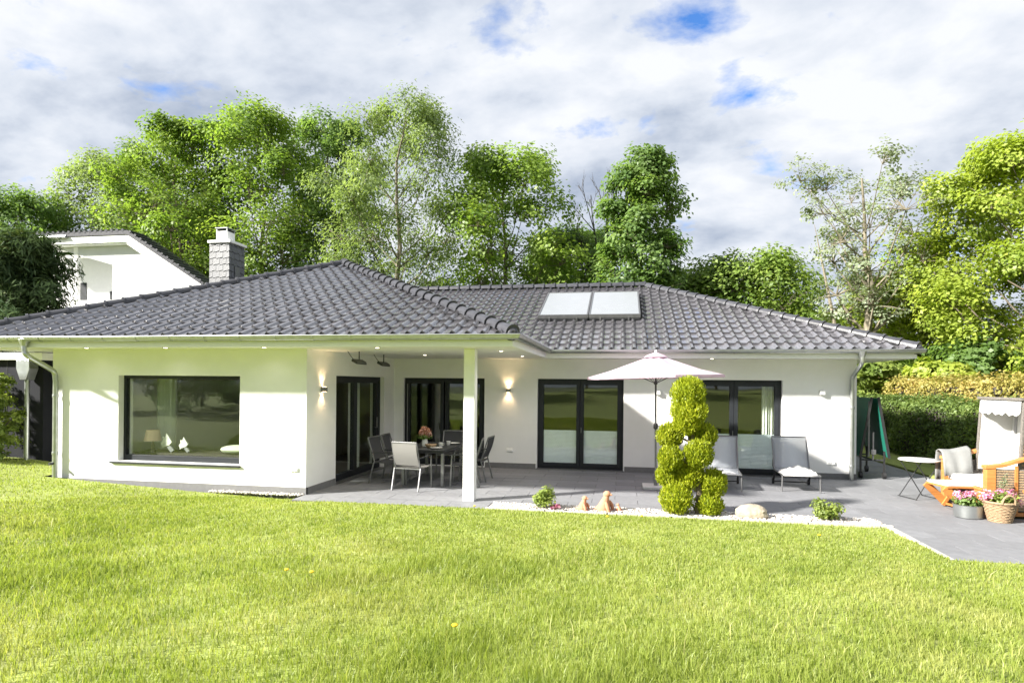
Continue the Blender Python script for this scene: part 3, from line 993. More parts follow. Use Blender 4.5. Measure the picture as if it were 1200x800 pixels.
def tkey(t3):
    p = t3[0].translation
    hidden = 100 if (t3[1] >= 2 or p.x < -12.4 or (t3[1] == 1 and (p.x < -1.9 - (p.y - 13.9) * .62))) else 0
    return hidden + p.length


allt.sort(key=tkey)
rv, rf, nb_ = [], [], 0
for i, (mw, p, me) in enumerate(allt):
    if i < 298:
        o = bpy.data.objects.new('roof_tile', me); COL.objects.link(o); o.parent = roof
        rj = Matrix.Translation((0, 0, rg.uniform(0, .004))) @ Matrix.Rotation(rg.uniform(-.006, .006), 4, 'Z')
        o.matrix_local = INV @ mw @ rj
    else:
        mm_ = INV @ mw
        rv += [mm_ @ v.co for v in me.vertices]; rf += [tuple(nb_ + q for q in f.vertices) for f in me.polygons]; nb_ += len(me.vertices)
me = bpy.data.meshes.new('roof_tile_field'); me.from_pydata(rv, [], rf); me.materials.append(MT['tile'])
o = bpy.data.objects.new('roof_tile_field', me); COL.objects.link(o); o.parent = roof; o['kind'] = 'stuff'
me.polygons.foreach_set('use_smooth', [True] * len(me.polygons)); me.set_sharp_from_angle(angle=R(50))


# hip and ridge caps
def cap_mesh(L_, r0, r1):
    m = MB(); n = 8
    prof_ = [(-.0, r0 * 1.16), (.045, r0 * 1.16), (.05, r0), (L_ + .02, r1)]
    for s_, r_ in prof_:
        for k in range(n + 1):
            a = math.pi * k / n * 1.1 - .157
            m.v.append(Vector((r_ * math.cos(a), s_, r_ * math.sin(a))))
    for i in range(len(prof_) - 1):
        for k in range(n):
            q = i * (n + 1); m.f.append((q + k, q + k + 1, q + n + 2 + k, q + n + 1 + k))
    b = len(m.v)
    m.v += [Vector((0, 0, -.02))] + [v.copy() for v in m.v[:n + 1]]
    for k in range(n): m.f.append((b, b + 2 + k, b + 1 + k))
    return m


cm_ = None


def caps(a, b, lift=.05, L0=.345):
    global cm_
    a, b = Vector(a), Vector(b)
    n = max(1, round((b - a).length / L0)); d = (b - a) / n
    yv = d.normalized(); xv = yv.cross(Vector((0, 0, 1))).normalized(); zv = xv.cross(yv)
    for i in range(n):
        if cm_ is None:
            o = cap_mesh(.35, .115, .098).build('ridge_tile', MT['ridge'], roof, True); cm_ = o.data
        else:
            o = bpy.data.objects.new('ridge_tile', cm_); COL.objects.link(o); o.parent = roof
        mm_ = Matrix((xv, yv, zv)).transposed().to_4x4(); mm_.translation = a + d * i + Vector((0, 0, lift))
        o.matrix_local = INV @ mm_


caps((ex1 - .03, ey0 + .03, ZE + .01), AP); caps((ex0 + .03, ey0 + .03, ZE + .01), AP)
caps(RE, RW + Vector((.3, 0, 0)), .06); caps((ex2 - .03, ey1 + .03, ZE + .01), RE)
caps(AP, (-7.33, 19.3, AP.z), .06)
for p in (Vector((ex1 - .06, ey0 + .06, ZE + .04)), Vector((ex2 - .06, ey1 + .06, ZE + .04))):
    m = HB(); m.blob(p, (.12, .12, .12), 1, 0, 12, 8); m.build('hip_end_cap', MT['ridge'], roof, True)
# roof edge under first tile row: dark bird comb
for a, b in (((ex0, ey0, ZE - .02), (ex1, ey0, ZE - .02)), ((ex1, ey1, ZE - .02), (ex2, ey1, ZE - .02)), ((ex1, ey0, ZE - .02), (ex1, ey1, ZE - .02))):
    m = HB(); m.bar(Vector(a) , Vector(b), .03, .05); m.build('eave_comb', MT['deck'], roof)


# gutters: half-round troughs
def gutter(pts, name='gutter', ins=1):
    m = HB(); n = 8; r_ = .075
    P = [Vector(p) for p in pts]
    ring = []
    for i, p in enumerate(P):
        d0 = (P[i] - P[i - 1]).normalized() if i > 0 else (P[1] - P[0]).normalized()
        d1 = (P[i + 1] - P[i]).normalized() if i < len(P) - 1 else d0
        s0 = d0.cross(Vector((0, 0, 1))); s1 = d1.cross(Vector((0, 0, 1)))
        s_ = (s0 + s1).normalized(); s_ = s_ / max(.3, s_.dot(s0))
        row = []
        for k in range(n + 1):
            a = math.pi + math.pi * k / n
            row.append(p + s_ * (r_ * math.cos(a)) + Vector((0, 0, r_ * math.sin(a))))
        for k in range(n, -1, -1):
            a = math.pi + math.pi * k / n
            row.append(p + s_ * ((r_ - .006) * math.cos(a)) + Vector((0, 0, (r_ - .006) * math.sin(a))))
        # rolled lip on the outer edge is on side +s
        ring.append(len(m.v)); m.v += row
    w = 2 * (n + 1)
    for i in range(len(P) - 1):
        for k in range(w):
            m.f.append((ring[i] + k, ring[i] + (k + 1) % w, ring[i + 1] + (k + 1) % w, ring[i + 1] + k))
    # end plates
    for b, rev in ((ring[0], 0), (ring[-1], 1)):
        m.f.append(tuple(b + k for k in range(n + 1)))
    g = m.build(name, MT['zinc'], house, True)
    return g


gy0, gy1, gx1 = ey0 - .035, ey1 - .035, ex1 + .035
g1 = gutter([(-13.0, gy0, 2.848), (gx1, gy0, 2.848), (gx1, gy1, 2.848), (6.16, gy1, 2.848)])
lip = HB(); lip.tube([(-13.0, gy0 - .078, 2.85), (gx1 + .078, gy0 - .078, 2.85), (gx1 + .078, gy1 - .078, 2.85), (6.16, gy1 - .078, 2.85)], .010, 6); lip.build('gutter_lip', MT['zinc'], g1, True)
for x in [(-12.6 + .68 * i) for i in range(17)]:
    m = HB()
    for k in range(7):
        a0, a1 = math.pi + math.pi * k / 7, math.pi + math.pi * (k + 1) / 7
        m.bar((x, gy0 + .081 * math.cos(a0), 2.848 + .081 * math.sin(a0)), (x, gy0 + .081 * math.cos(a1), 2.848 + .081 * math.sin(a1)), .004, .025, upv=(1, 0, 0))
    m.build('gutter_bracket', MT['zinc'], g1)
for x in [(-1.2 + .72 * i) for i in range(10)]:
    m = HB()
    for k in range(7):
        a0, a1 = math.pi + math.pi * k / 7, math.pi + math.pi * (k + 1) / 7
        m.bar((x, gy1 + .081 * math.cos(a0), 2.848 + .081 * math.sin(a0)), (x, gy1 + .081 * math.cos(a1), 2.848 + .081 * math.sin(a1)), .004, .025, upv=(1, 0, 0))
    m.build('gutter_bracket', MT['zinc'], g1)


def curve(P, n=6):
    P = [Vector(p) for p in P]; out = []
    Q = [P[0] * 2 - P[1]] + P + [P[-1] * 2 - P[-2]]
    for i in range(1, len(Q) - 2):
        for k in range(n):
            t = k / n; a, b, c, d = Q[i - 1:i + 3]
            out.append(.5 * ((2 * b) + (c - a) * t + (2 * a - 5 * b + 4 * c - d) * t * t + (3 * b - a - 3 * c + d) * t ** 3))
    out.append(P[-1]); return out


# downpipes
m = HB(); m.tube(curve([(-10.93, gy0, 2.79), (-10.92, gy0, 2.60), (-10.90, gy0 + .06, 2.50), (-11.0, 10.0, 2.32), (-11.03, 10.19, 2.22), (-11.03, 10.225, 2.05)]) + [Vector((-11.03, 10.225, -.1))], .048, 10)
dp = m.build('downpipe', MT['zinc'], house, True)
for z in (1.75, .62):
    m = HB(); m.lathe([(.054, -.03), (.056, -.02), (.056, .02), (.054, .03)], (-11.03, 10.225, z), 12); m.build('pipe_collar', MT['zinc'], dp, True)
m = HB(); m.lathe([(.05, 0), (.095, .13)], (-10.93, gy0, 2.68), 12); m.build('gutter_outlet', MT['zinc'], dp, True)
m = HB(); m.tube([(-11.03, 10.20, .42), (-11.03, 10.10, .42)], .028, 8); m.build('pipe_valve', MT['darkmetal'], dp, True)
m = HB(); m.tube(curve([(4.97, gy1, 2.79), (4.97, gy1, 2.64), (4.98, gy1 + .08, 2.54), (5.03, 14.45, 2.36), (5.035, 14.60, 2.26), (5.035, 14.615, 2.1)]) + [Vector((5.035, 14.615, -.02))], .045, 10)
dp2 = m.build('downpipe', MT['zinc'], house, True)
m = HB(); m.lathe([(.047, 0), (.095, .13)], (4.97, gy1, 2.68), 12); m.build('gutter_outlet', MT['zinc'], dp2, True)
for z in (1.6, .3):
    m = HB(); m.lathe([(.051, -.03), (.053, -.02), (.053, .02), (.051, .03)], (5.035, 14.615, z), 12); m.build('pipe_collar', MT['zinc'], dp2, True)
# terrace post
m = HB(); m.box(-2.735, -2.535, 10.35, 10.55, 0.0, ZS - .002); m.build('terrace_post', MT['white'], house, bevel=.008)

# chimney
ch = HB(); ch.box(-10.46, -9.93, 14.03, 14.62, 3.2, 5.62); cho = ch.build('chimney', MT['deck'], house)
rg2 = random.Random(8)
for face in range(2):
    z = 3.9; row = 0
    while z < 5.6:
        n = 3 if face == 0 else 3
        a0, a1 = (-10.49, -9.91) if face == 0 else (14.0, 14.65)
        wdt = (a1 - a0) / n
        for k in range(n + (row % 2)):
            ua = a0 + wdt * (k - .5 * (row % 2)); ub = ua + wdt - .006
            ua, ub = max(ua, a0), min(ub, a1)
            if ub - ua < .03: continue
            hh = min(.19, 5.62 - z); sk = .05 * (1 if face == 0 else -1)
            s_ = HB(); off_ = rg2.uniform(0, .004)
            if face == 0: s_.add([(ua, 14.012 - off_, z), (ub, 14.012 - off_, z + .035), (ub, 14.022, z + hh), (ua, 14.022, z + hh - .012), (ua, 14.03, z), (ub, 14.03, z + .035)], [(0, 1, 2, 3), (0, 4, 5, 1)])
            else: s_.add([(-9.912 + off_, ua, z + .035), (-9.912 + off_, ub, z), (-9.922, ub, z + hh - .012), (-9.922, ua, z + hh), (-9.93, ua, z + .035), (-9.93, ub, z)], [(0, 1, 2, 3), (0, 4, 5, 1)])
            s_.build('slate', MT['slate'], cho)
        z += .165; row += 1
m = HB(); m.box(-10.52, -9.87, 13.97, 14.69, 5.62, 5.69); m.build('chimney_cap', MT['white'], cho, bevel=.01)
m = HB(); m.box(-10.40, -10.08, 14.15, 14.47, 5.69, 5.96); m.build('flue', MT['white'], cho, bevel=.01)
m = HB(); m.box(-10.37, -10.11, 14.18, 14.44, 5.96, 6.01); m.build('flue_opening', MT['anthra'], cho)
m = HB(); m.box(-10.42, -10.06, 14.13, 14.49, 6.03, 6.05); [m.box(x, x + .03, y, y + .03, 5.95, 6.03) for x in (-10.40, -10.11) for y in (14.15, 14.44)]; m.build('flue_cover', MT['zinc'], cho)
m = HB(); m.box(-9.908, -9.895, 14.22, 14.42, 4.55, 5.05); m.build('flue_door', MT['alu'], cho)

# solar collectors: two separate panels on the roof
for i, (xa, xb) in enumerate(((-2.20, -.88), (-.865, .46))):
    nrm = Vector((0, -math.sin(R(22.7)), math.cos(R(22.7))))
    P0 = Vector((xa, 16.02, ZE + (16.02 - ey1) * K)) + nrm * .10
    vd = Vector((0, math.cos(R(22.7)), math.sin(R(22.7))))
    rt_ = empty('solar_panel', P0, 0, ['flat grey solar collector on the tiled roof, the one beside the valley', 'flat grey solar collector on the tiled roof, the one beside the hip end'][i], 'solar panel', 'solar collectors on the roof')
    mm_ = lambda u, v, w: Vector((u, 0, 0)) + vd * v + nrm * w
    W_, Lv = xb - xa, 2.42
    f = MB(); f.box(0, W_, 0, .04, 0, .09, mm_); f.box(0, W_, Lv - .04, Lv, 0, .09, mm_); f.box(0, .04, .04, Lv - .04, 0, .09, mm_); f.box(W_ - .04, W_, .04, Lv - .04, 0, .09, mm_)
    f.build('frame', MT['alu'], rt_)
    f = MB(); f.box(.04, W_ - .04, .04, Lv - .04, .03, .08, mm_); f.build('cover_glass', MT['collector'], rt_)
    for u in (.28, W_ - .32):
        f = MB(); f.box(u, u + .04, -.05, .1, -.06, .02, mm_); f.build('bracket', MT['alu'], rt_)
    f = MB(); f.box(.02, W_ - .02, -.02, .03, -.05, -.004, mm_); f.build('rail', MT['darkmetal'], rt_)


# ------------------------------------------------------------------ fittings on the house
def wall_lamp(loc, rz, label, lit):
    o = empty('wall_lamp', loc, rz, label, 'wall lamp', 'up and down lights on the walls')
    b = MB(); b.box(-.035, .035, -.012, .0, -.05, .05); b.build('wall_plate', MT['alu'], o)
    b = MB(); b.box(-.05, .05, -.10, -.012, -.045, .045); b.build('housing', MT['alu'] if lit else MT['white'], o, bevel=.004)
    if lit:
        for s_ in (-1, 1):
            e = MB(); e.box(-.035, .035, -.085, -.028, s_ * .0455, s_ * .0475); e.build('light_opening', MT['warm'], o)
            ld = bpy.data.lights.new('wall_lamp_beam', 'SPOT'); ld.energy = 3.2; ld.color = (1, .68, .36); ld.spot_size = R(110); ld.spot_blend = .9; ld.shadow_soft_size = .02
            lo = bpy.data.objects.new('wall_lamp_beam', ld); COL.objects.link(lo); lo.parent = o; lo.location = (0, -.06, s_ * .055)
            lo.rotation_euler = (R(180) if s_ > 0 else 0, 0, 0)
    return o


wall_lamp((-2.74, YB, 1.91), 0, 'lit wall lamp between the two terrace doors on the back wall', True)
wall_lamp((XC, 10.89, 1.93), R(90), 'lit wall lamp on the side wall beside the sliding door', True)
wall_lamp((.84, YB, 1.89), 0, 'unlit white wall lamp beside the parasol pole', False)
wall_lamp((4.43, YB, 1.93), 0, 'unlit white wall lamp near the right downpipe', False)
for i, (x, y) in enumerate(((-2.22, 11.11), (-2.15, 13.14), (-4.2, 10.0), (-4.2, 12.6), (-8.3, 9.9), (-10.0, 9.9), (-6.3, 9.9), (2.0, 14.3))):
    lab = ['round recessed soffit light near the outer corner of the terrace roof', 'round recessed soffit light above the door wall end of the terrace roof', 'round recessed soffit light over the front of the terrace', 'round recessed soffit light over the dining table',
           'round recessed soffit light above the front window', 'round recessed soffit light between front window and downpipe', 'round recessed soffit light near the front house corner', 'round recessed soffit light over the deck chairs'][i]
    o = empty('soffit_light', (x, y, ZS), 0, lab, 'light', 'recessed lights in the soffit')
    b = MB(); b.lathe([(.045, -.006), (.055, -.004), (.055, 0)], n=14); b.build('trim_ring', MT['alu'], o, True)
    b = MB(); b.lathe([(.034, -.009), (.034, -.0065)], n=12); b.build('lens', MT['spotglow'], o)
    ld = bpy.data.lights.new('soffit_beam', 'SPOT'); ld.energy = 20 if i in (0, 1, 2, 3) else 1; ld.color = (1, .93, .84); ld.spot_size = R(150); ld.spot_blend = 1.0; ld.shadow_soft_size = .03  # beams over the terrace set extra strong, added fill to lift its shade
    lo = bpy.data.objects.new('soffit_beam', ld); COL.objects.link(lo); lo.parent = o; lo.location = (0, 0, -.02)
for i, (y, yy) in enumerate(((11.25, 0), (12.5, 0))):
    o = empty('patio_heater', (-5.1, y, ZS), R(90), ['black infrared heater hung from terrace ceiling, the one nearer the lawn', 'black infrared heater hung from terrace ceiling, the one nearer the back wall'][i], 'heater', 'infrared heaters under the terrace ceiling')
    b = MB(); b.add([(-.24, -.06, -.26), (.24, -.06, -.26), (.24, .06, -.20), (-.24, .06, -.20), (-.24, -.045, -.20), (.24, -.045, -.20), (.24, .045, -.15), (-.24, .045, -.15)], [(0, 3, 2, 1), (4, 5, 6, 7), (0, 1, 5, 4), (1, 2, 6, 5), (2, 3, 7, 6), (3, 0, 4, 7)]); b.build('housing', MT['darkmetal'], o, bevel=.01)
    b = MB(); b.tube([(0, 0, 0), (0, 0, -.17)], .012, 6); b.build('stem', MT['darkmetal'], o)
    b = MB(); b.tube(curve([(-.2, 0, -.19), (-.28, .05, -.1), (-.3, .1, -.01)]), .006, 5); b.build('cable', MT['darkmetal'], o)
    b = MB(); b.tube([(-.2, -.055, -.222), (.2, -.055, -.222)], .014, 6); b.build('heating_tube', MT['alu'], o)
for i, (x, y, z, lab) in enumerate(((-2.70, YB, .44, 'double wall socket on the back wall below the lit lamp'), (-5.93, YF, .45, 'small wall socket on the front wall near the house corner'), (4.65, YB, .35, 'garden tap box low on the back wall near the right downpipe'))):
    o = empty('wall_socket', (x, y, z), 0, lab, 'socket')
    b = MB(); b.box(-.08, .08, -.022, 0, -.04, .04); b.build('plate', MT['white'], o, bevel=.004)
    for s_ in (-.04, .04):
        b = MB(); b.box(s_ - .028, s_ + .028, -.030, -.022, -.03, .03); b.build('flap', MT['white'], o, bevel=.004)

# things standing inside the front window
o = empty('table_lamp', (-9.36, YF + .52, .632), 0, 'table lamp with pinkish shade behind the front window', 'lamp')
b = MB(); b.lathe([(.06, 0), (.06, .02), (.022, .05), (.03, .12), (.022, .2), (.012, .24)], n=12); b.build('lamp_base', MT['inwall'], o, True)
b = MB(); b.lathe([(.16, .22), (.12, .44)], n=18); b.build('lamp_shade', MT['lampshade'], o, True)
b = MB(); b.box(-9.75, -7.0, YF + .37, YF + .98, .013, .63)
tag(b.build('window_bench', MT['incab']), 'low dark bench inside behind the front window', 'bench')
for i, (x, s_, lab) in enumerate(((-8.98, 1.05, 'larger white fish ornament on the window bench'), (-8.62, .85, 'smaller white fish ornament on the window bench'))):
    o = empty('fish_ornament', (x, YF + .47 + .03 * i, .632), R(-8), lab, 'ornament', 'fish ornaments in the window')
    P = [(-.16, .16), (-.10, .23), (-.115, .30), (-.05, .27), (-.02, .37), (.05, .29), (.12, .20), (.06, .14), (.0, .12), (-.08, .10), (-.12, .06), (-.13, .13)]
    b = MB(); b.prism([(x_ * s_, z_ * s_) for x_, z_ in P], -.018, .018, lambda a, z, t: (a, t, z)); b.build('body', MT['fish'], o, bevel=.006)
    b = MB(); b.prism([(x_ * s_, z_ * s_) for x_, z_ in ((.06, .13), (.12, .10), (.18, .05), (.10, .0), (.04, .06), (.0, .10))], -.02, .02, lambda a, z, t: (a, t, z)); b.build('tail', MT['greycloth'], o, bevel=.006)
b = MB(); b.blob((0, 0, .08), (.40, .19, .10), 3, .05, 16, 8)
o = b.build('window_cushion', MT['cushion'], None, True); o.location = (-7.45, YF + .57, .632); tag(o, 'pale green oval cushion on the window bench', 'cushion')
b = MB(); b.box(0, 1.1, 0, .5, 0, 1.0); b.box(.02, .54, -.02, 0, .05, .95); b.box(.56, 1.08, -.02, 0, .05, .95)
o = b.build('sideboard', MT['incab'], None, bevel=.01); o.location = (-9.3, 15.65, .013); tag(o, 'dark sideboard against the inner wall behind the front window', 'cabinet')
b = MB(); b.box(-.45, .45, 0, .03, 0, .6); b.box(-.41, .41, -.008, 0, .04, .56)
o = b.build('wall_picture', MT['inwall'], None); o.location = (-8.6, 16.16, 1.3); tag(o, 'framed picture on the inner wall behind the front window', 'picture')
b = MB(); b.box(-.5, .5, 0, .55, 0, 2.2); [b.box(-.48, -.01, -.02, 0, z, z + .5) for z in (.05, .58, 1.11, 1.64)]; [b.box(.01, .48, -.02, 0, z, z + .5) for z in (.05, .58, 1.11, 1.64)]
o = b.build('wardrobe', MT['incab'], None, bevel=.006); o.location = (-4.9, 18.4, .013); tag(o, 'dark tall cupboard inside behind the dining terrace door', 'cupboard')

# ------------------------------------------------------------------ neighbouring buildings
MT['nwall'] = pm('neighbour_render', (.62, .63, .64), .85, .03, 2, .2, 60)
NB0 = (-25.0, 27.0, 0)
nh = empty('neighbour_house', NB0, 0, 'white two storey house with dark roof and recessed balcony behind the conifer', 'house')


def NM(): return MB(NB0)


yN = 27.0
m = NM()   # gable wall right of the balcony recess, with sloping top
m.prism([(-25.75, -1), (-20.9, -1), (-20.9, 6.6), (-24.7, 8.95), (-25.75, 8.95)], 0, .3, lambda x, z, d: (x, yN + d, z)); m.build('wall', MT['nwall'], nh)
m = NM(); m.add([(-25.75, yN, 8.95), (-25.75, yN, 8.0), (-29.2, yN, 8.95)], [(0, 1, 2)]); m.add([(-25.75, yN + .3, 8.95), (-29.2, yN + .3, 8.95), (-25.75, yN + .3, 8.0), (-25.75, yN, 8.0), (-29.2, yN, 8.95)], [(0, 1, 2), (1, 4, 3, 2)]); m.build('balcony_gable', MT['nwall'], nh)
m = NM(); m.box(-31.5, -25.75, yN + 1.6, yN + 1.9, -1, 8.95); m.build('balcony_back_wall', MT['white'], nh)
m = NM(); m.box(-25.74, -25.45, yN + .3, yN + 1.6, -1, 8.95); m.build('balcony_side_wall', MT['white'], nh)
m = NM(); m.box(-31.5, -25.75, yN - .2, yN + 1.6, 4.6, 4.8); m.build('balcony_floor', MT['white'], nh)
m = NM(); m.box(-31.5, -25.75, yN + .0, yN + .1, 4.8, 6.2); m.build('balcony_parapet', MT['white'], nh)
m = NM(); m.box(-28.05, -27.82, yN - .05, yN + .15, 6.2, 8.95); m.build('balcony_post', MT['white'], nh, bevel=.01)
m = NM(); m.box(-29.6, -28.9, yN + 1.56, yN + 1.6, 4.8, 7.4); w_ = m.build('balcony_door', MT['anthra'], nh)
m = NM(); m.box(-27.4, -26.5, yN + 1.56, yN + 1.6, 5.4, 6.9); m.build('window', MT['anthra'], nh)
for x in (-27.2, -26.7, -26.2):
    m = NM(); m.box(x, x + .02, yN + 1.57, yN + 1.6, 4.8, 8.9); m.build('wall_joint', MT['soffit'], nh)
m = NM()
m.prism([(-31.5, 9.02), (-24.55, 9.02), (-20.2, 6.35), (-20.2, 6.75), (-24.45, 9.36), (-31.5, 9.36)], -.5, -.42, lambda x, z, d: (x, yN + d, z)); m.build('fascia', MT['white'], nh)
m = NM(); m.prism([(-31.5, 9.00), (-24.6, 9.00), (-20.3, 6.34), (-20.3, 6.30), (-24.6, 8.96), (-31.5, 8.96)], -.42, .9, lambda x, z, d: (x, yN + d, z)); m.build('soffit', MT['white'], nh)
m = NM(); m.prism([(-31.5, 9.38), (-24.45, 9.38), (-20.15, 6.74), (-20.1, 6.88), (-24.40, 9.58), (-31.5, 9.58)], -.55, .9, lambda x, z, d: (x, yN + d, z)); nr = m.build('roof', MT['ridge'], nh)
for i in range(22):
    x = -31.3 + i * .315
    m = NM(); m.tube([(x, yN - .56, 9.60), (x, yN + .5, 9.64)], .085, 6); m.build('roof_tile', MT['ridge'], nr, True)
for i in range(14):
    t = (i + .5) / 14; x = -24.4 + 4.25 * t; z = 9.60 - 2.7 * t
    m = NM(); m.tube([(x, yN - .57, z), (x, yN + .5, z)], .075, 6); m.build('verge_tile', MT['ridge'], nr, True)
m = NM(); m.tube([(-31.5, yN - .62, 9.36), (-27.9, yN - .62, 9.36)], .08, 8); m.build('gutter', MT['zinc'], nh, True)

G0 = (-16, 11.6, 0)
ga = empty('garage', G0, 0, 'anthracite garage with white roof edge beside the bungalow', 'garage')
m = MB(G0); m.box(-24, -12.62, 11.4, 16, -.2, 2.50); m.build('wall', MT['brick'], ga)
m = MB(G0); m.box(-12.62, -11.22, 12.4, 16, -.2, 2.42); m.build('recessed_wall', MT['brick'], ga)
m = MB(G0); m.box(-24.1, -12.5, 11.25, 16.1, 2.50, 2.66); m.build('roof_edge', MT['white'], ga, bevel=.01)
m = MB(G0); m.prism([(-.17, .24), (.17, .24), (.17, .05), (.07, -.20), (-.07, -.20), (-.17, .05)], -.11, .11, lambda x, z, d: (-12.86 + x, 11.24 + d, 2.26 + z)); hp = m.build('rain_hopper', MT['zinc'], ga, bevel=.008)
m = MB(G0); m.tube([(-12.86, 11.24, 2.08), (-12.86, 11.24, -.1)], .05, 10); m.build('downpipe', MT['zinc'], ga, True)
m = MB(G0); m.lathe([(.055, -.02), (.055, .02)], (-12.86, 11.24, 1.62), 12); m.build('pipe_collar', MT['zinc'], ga, True)
for x in np.arange(-23.5, -13.2, .62):
    m = MB(G0); m.box(x, x + .012, 11.394, 11.402, -.1, 2.49); m.build('panel_joint', MT['blackplastic'], ga)

# ------------------------------------------------------------------ trees
BIRCH = lambda s: (math.sin(math.pi * (.10 + .78 * s)) ** .9)
TALL = lambda s: (math.sin(math.pi * (.22 + .66 * s)) ** .6)
ROUND = lambda s: max(.15, math.sin(math.pi * (.08 + .84 * s)) ** .55)
TR = [
    ('leafy_tree', 'fresh green tree at the edge behind the conifer', (-39.5, 34, 0), 15.4, 3.8, 'mid', 'bark', dict(prof=ROUND)),
    ('pine_tree', 'brownish green pine behind the neighbouring house', (-33.0, 41, 0), 16.5, 4.2, 'pine', 'bark', dict(prof=TALL, ll=.3, lw=.10)),
    ('leafy_tree', 'pale hazy tree rising above the neighbouring house roof', (-36.0, 39, 0), 19.6, 4.4, 'olive', 'bark', dict(prof=ROUND)),
    ('leafy_tree', 'tall green tree between neighbouring roof and chimney', (-27.2, 33.5, 0), 19.0, 3.6, 'fresh', 'bark', dict(prof=ROUND)),
    ('leafy_tree', 'broad bright green tree right behind the chimney', (-22.0, 34, 0), 19.9, 3.9, 'fresh', 'bark', dict(prof=ROUND)),
    ('leafy_tree', 'slim green tree between the chimney tree and the birch', (-19.3, 38, 0), 21.0, 3.4, 'mid', 'bark', dict(prof=TALL)),
    ('birch_tree', 'feathery olive birch with drooping twigs, tallest behind the roof apex', (-11.9, 31, 0), 18.3, 3.7, 'olive', 'barkpale', dict(prof=BIRCH, droop=.45, ll=.22, lw=.09, nl=40, lobe=.30, spread=.30)),
    ('leafy_tree', 'rounded bright green tree above the long back ridge', (-6.7, 34, 0), 16.2, 4.0, 'fresh', 'bark', dict(prof=ROUND, t0=.15)),
    ('leafy_tree', 'low dark green tree beside the bare twig tree', (-3.4, 40, 0), 13.2, 3.2, 'mid', 'bark', dict(prof=ROUND, t0=.1)),
    ('leafy_tree', 'upright dark green tree standing alone behind the ridge end', (.95, 33, 0), 15.2, 2.35, 'mid', 'bark', dict(prof=TALL, nl=46, t0=.10, npl=36, lobe=.46, ll=.215)),
    ('leafy_tree', 'low bright green tree above the right hip of the roof', (7.3, 36, 0), 9.6, 4.2, 'fresh', 'bark', dict(prof=ROUND, t0=.1)),
    ('leafy_tree', 'small light green tree next to the ridge end tree', (4.2, 38, 0), 9.0, 2.6, 'bush', 'bark', dict(prof=ROUND, t0=.1)),
    ('sparse_tree', 'pale sparse tree with bare forked trunks and thin crown', (11.0, 30, 0), 12.4, 3.9, 'pale', 'barkpale', dict(prof=lambda s: .25 + .75 * s ** .6 * (1 if s < .85 else .8), t0=.40, nl=26, nc=14, npl=26, ll=.15, lw=.10, lobe=.30, spread=.17, tr=.24, lean=(-.02, 0), alltwig=True, stems=2)),
    ('maple_tree', 'large yellow green maple towering over the hedge', (16.6, 27, 0), 12.2, 4.6, 'yellow', 'bark', dict(prof=ROUND, t0=.04, nl=64, nc=24, npl=64, ll=.165, lw=.125, lobe=.27)),
    ('leafy_tree', 'yellow green tree leaning beside the maple near the hedge', (14.0, 34, 0), 8.0, 3.0, 'yellow', 'bark', dict(prof=ROUND, t0=.05)),
    ('leafy_tree', 'dark undergrowth tree behind the sparse pale tree', (9.6, 41, 0), 7.2, 3.4, 'mid', 'bark', dict(prof=ROUND, t0=.05)),
]
for i, (nm, lab, loc, H_, R_, lf, bk, kw) in enumerate(TR):
    a = dict(nl=40, nc=22, npl=38, ll=.22, lw=.16, tr=.2, lobe=.40, spread=.235)
    R_ *= 1.12
    H_ *= .955 if i < 10 else 1.0
    a.update(kw)
    make_tree(nm, lab, loc, H_, R_, LF[lf], MT[bk], 100 + i * 7, group='trees behind the house', **a)
# bare twig tree
rb = random.Random(5)
bt = empty('bare_tree', (-1.3, 37, 0), 0, 'dead bare tree with dark twigs beside the upright green tree', 'tree')
m = MB()


def limb(p, d, L_, r_, dep):
    q = p + d * L_
    m.tube([p, p.lerp(q, .5) + Vector((rb.gauss(0, .04), rb.gauss(0, .04), 0)) * L_, q], [r_, r_ * .8, r_ * .55], 5, False)
    if dep:
        for k in range(3 if dep > 1 else 4):
            s_ = rb.uniform(.35, 1.0)
            limb(p.lerp(q, s_), (d + Vector((rb.gauss(0, .38), rb.gauss(0, .38), rb.uniform(0, .25)))).normalized(), L_ * rb.uniform(.4, .62), r_ * .5, dep - 1)


limb(Vector((0, 0, 0)), Vector((.02, 0, 1)), 9.5, .16, 0)
for k in range(6): limb(Vector((.02 * k, 0, 6.5 + .55 * k)), Vector((rb.gauss(-.15, .3), rb.gauss(0, .3), 1)).normalized(), 4.0 - .1 * k, .07, 3)
m.build('trunk', MT['barkdark'], bt)

# understorey shrubs, each its own plant
US = [(-36, 32, 6, 3.0, 'mid'), (-31.5, 36, 8, 3.2, 'mid'), (-24.5, 37, 8.5, 3.4, 'dark'), (-17.5, 35, 8.5, 3.4, 'dark'), (-14.6, 32, 7.5, 2.6, 'mid'), (-9.2, 33, 7.4, 2.6, 'olive'), (-5.2, 36, 7.6, 2.9, 'dark'), (-2.0, 36, 6.8, 2.4, 'mid'), (2.6, 35, 6.4, 2.2, 'mid'), (-11.8, 37, 9, 3.2, 'dark'), (-28, 40, 11, 4, 'dark'),
      (9.2, 25.5, 3.6, 1.7, 'bush'), (11.4, 24.5, 3.3, 1.6, 'yellow'), (13.2, 26, 4.2, 2.0, 'mid'), (10.3, 28, 4.4, 2.0, 'fresh'), (17.5, 22, 5, 2.6, 'yellow'), (13.6, 20.5, 3.4, 1.7, 'bush')]
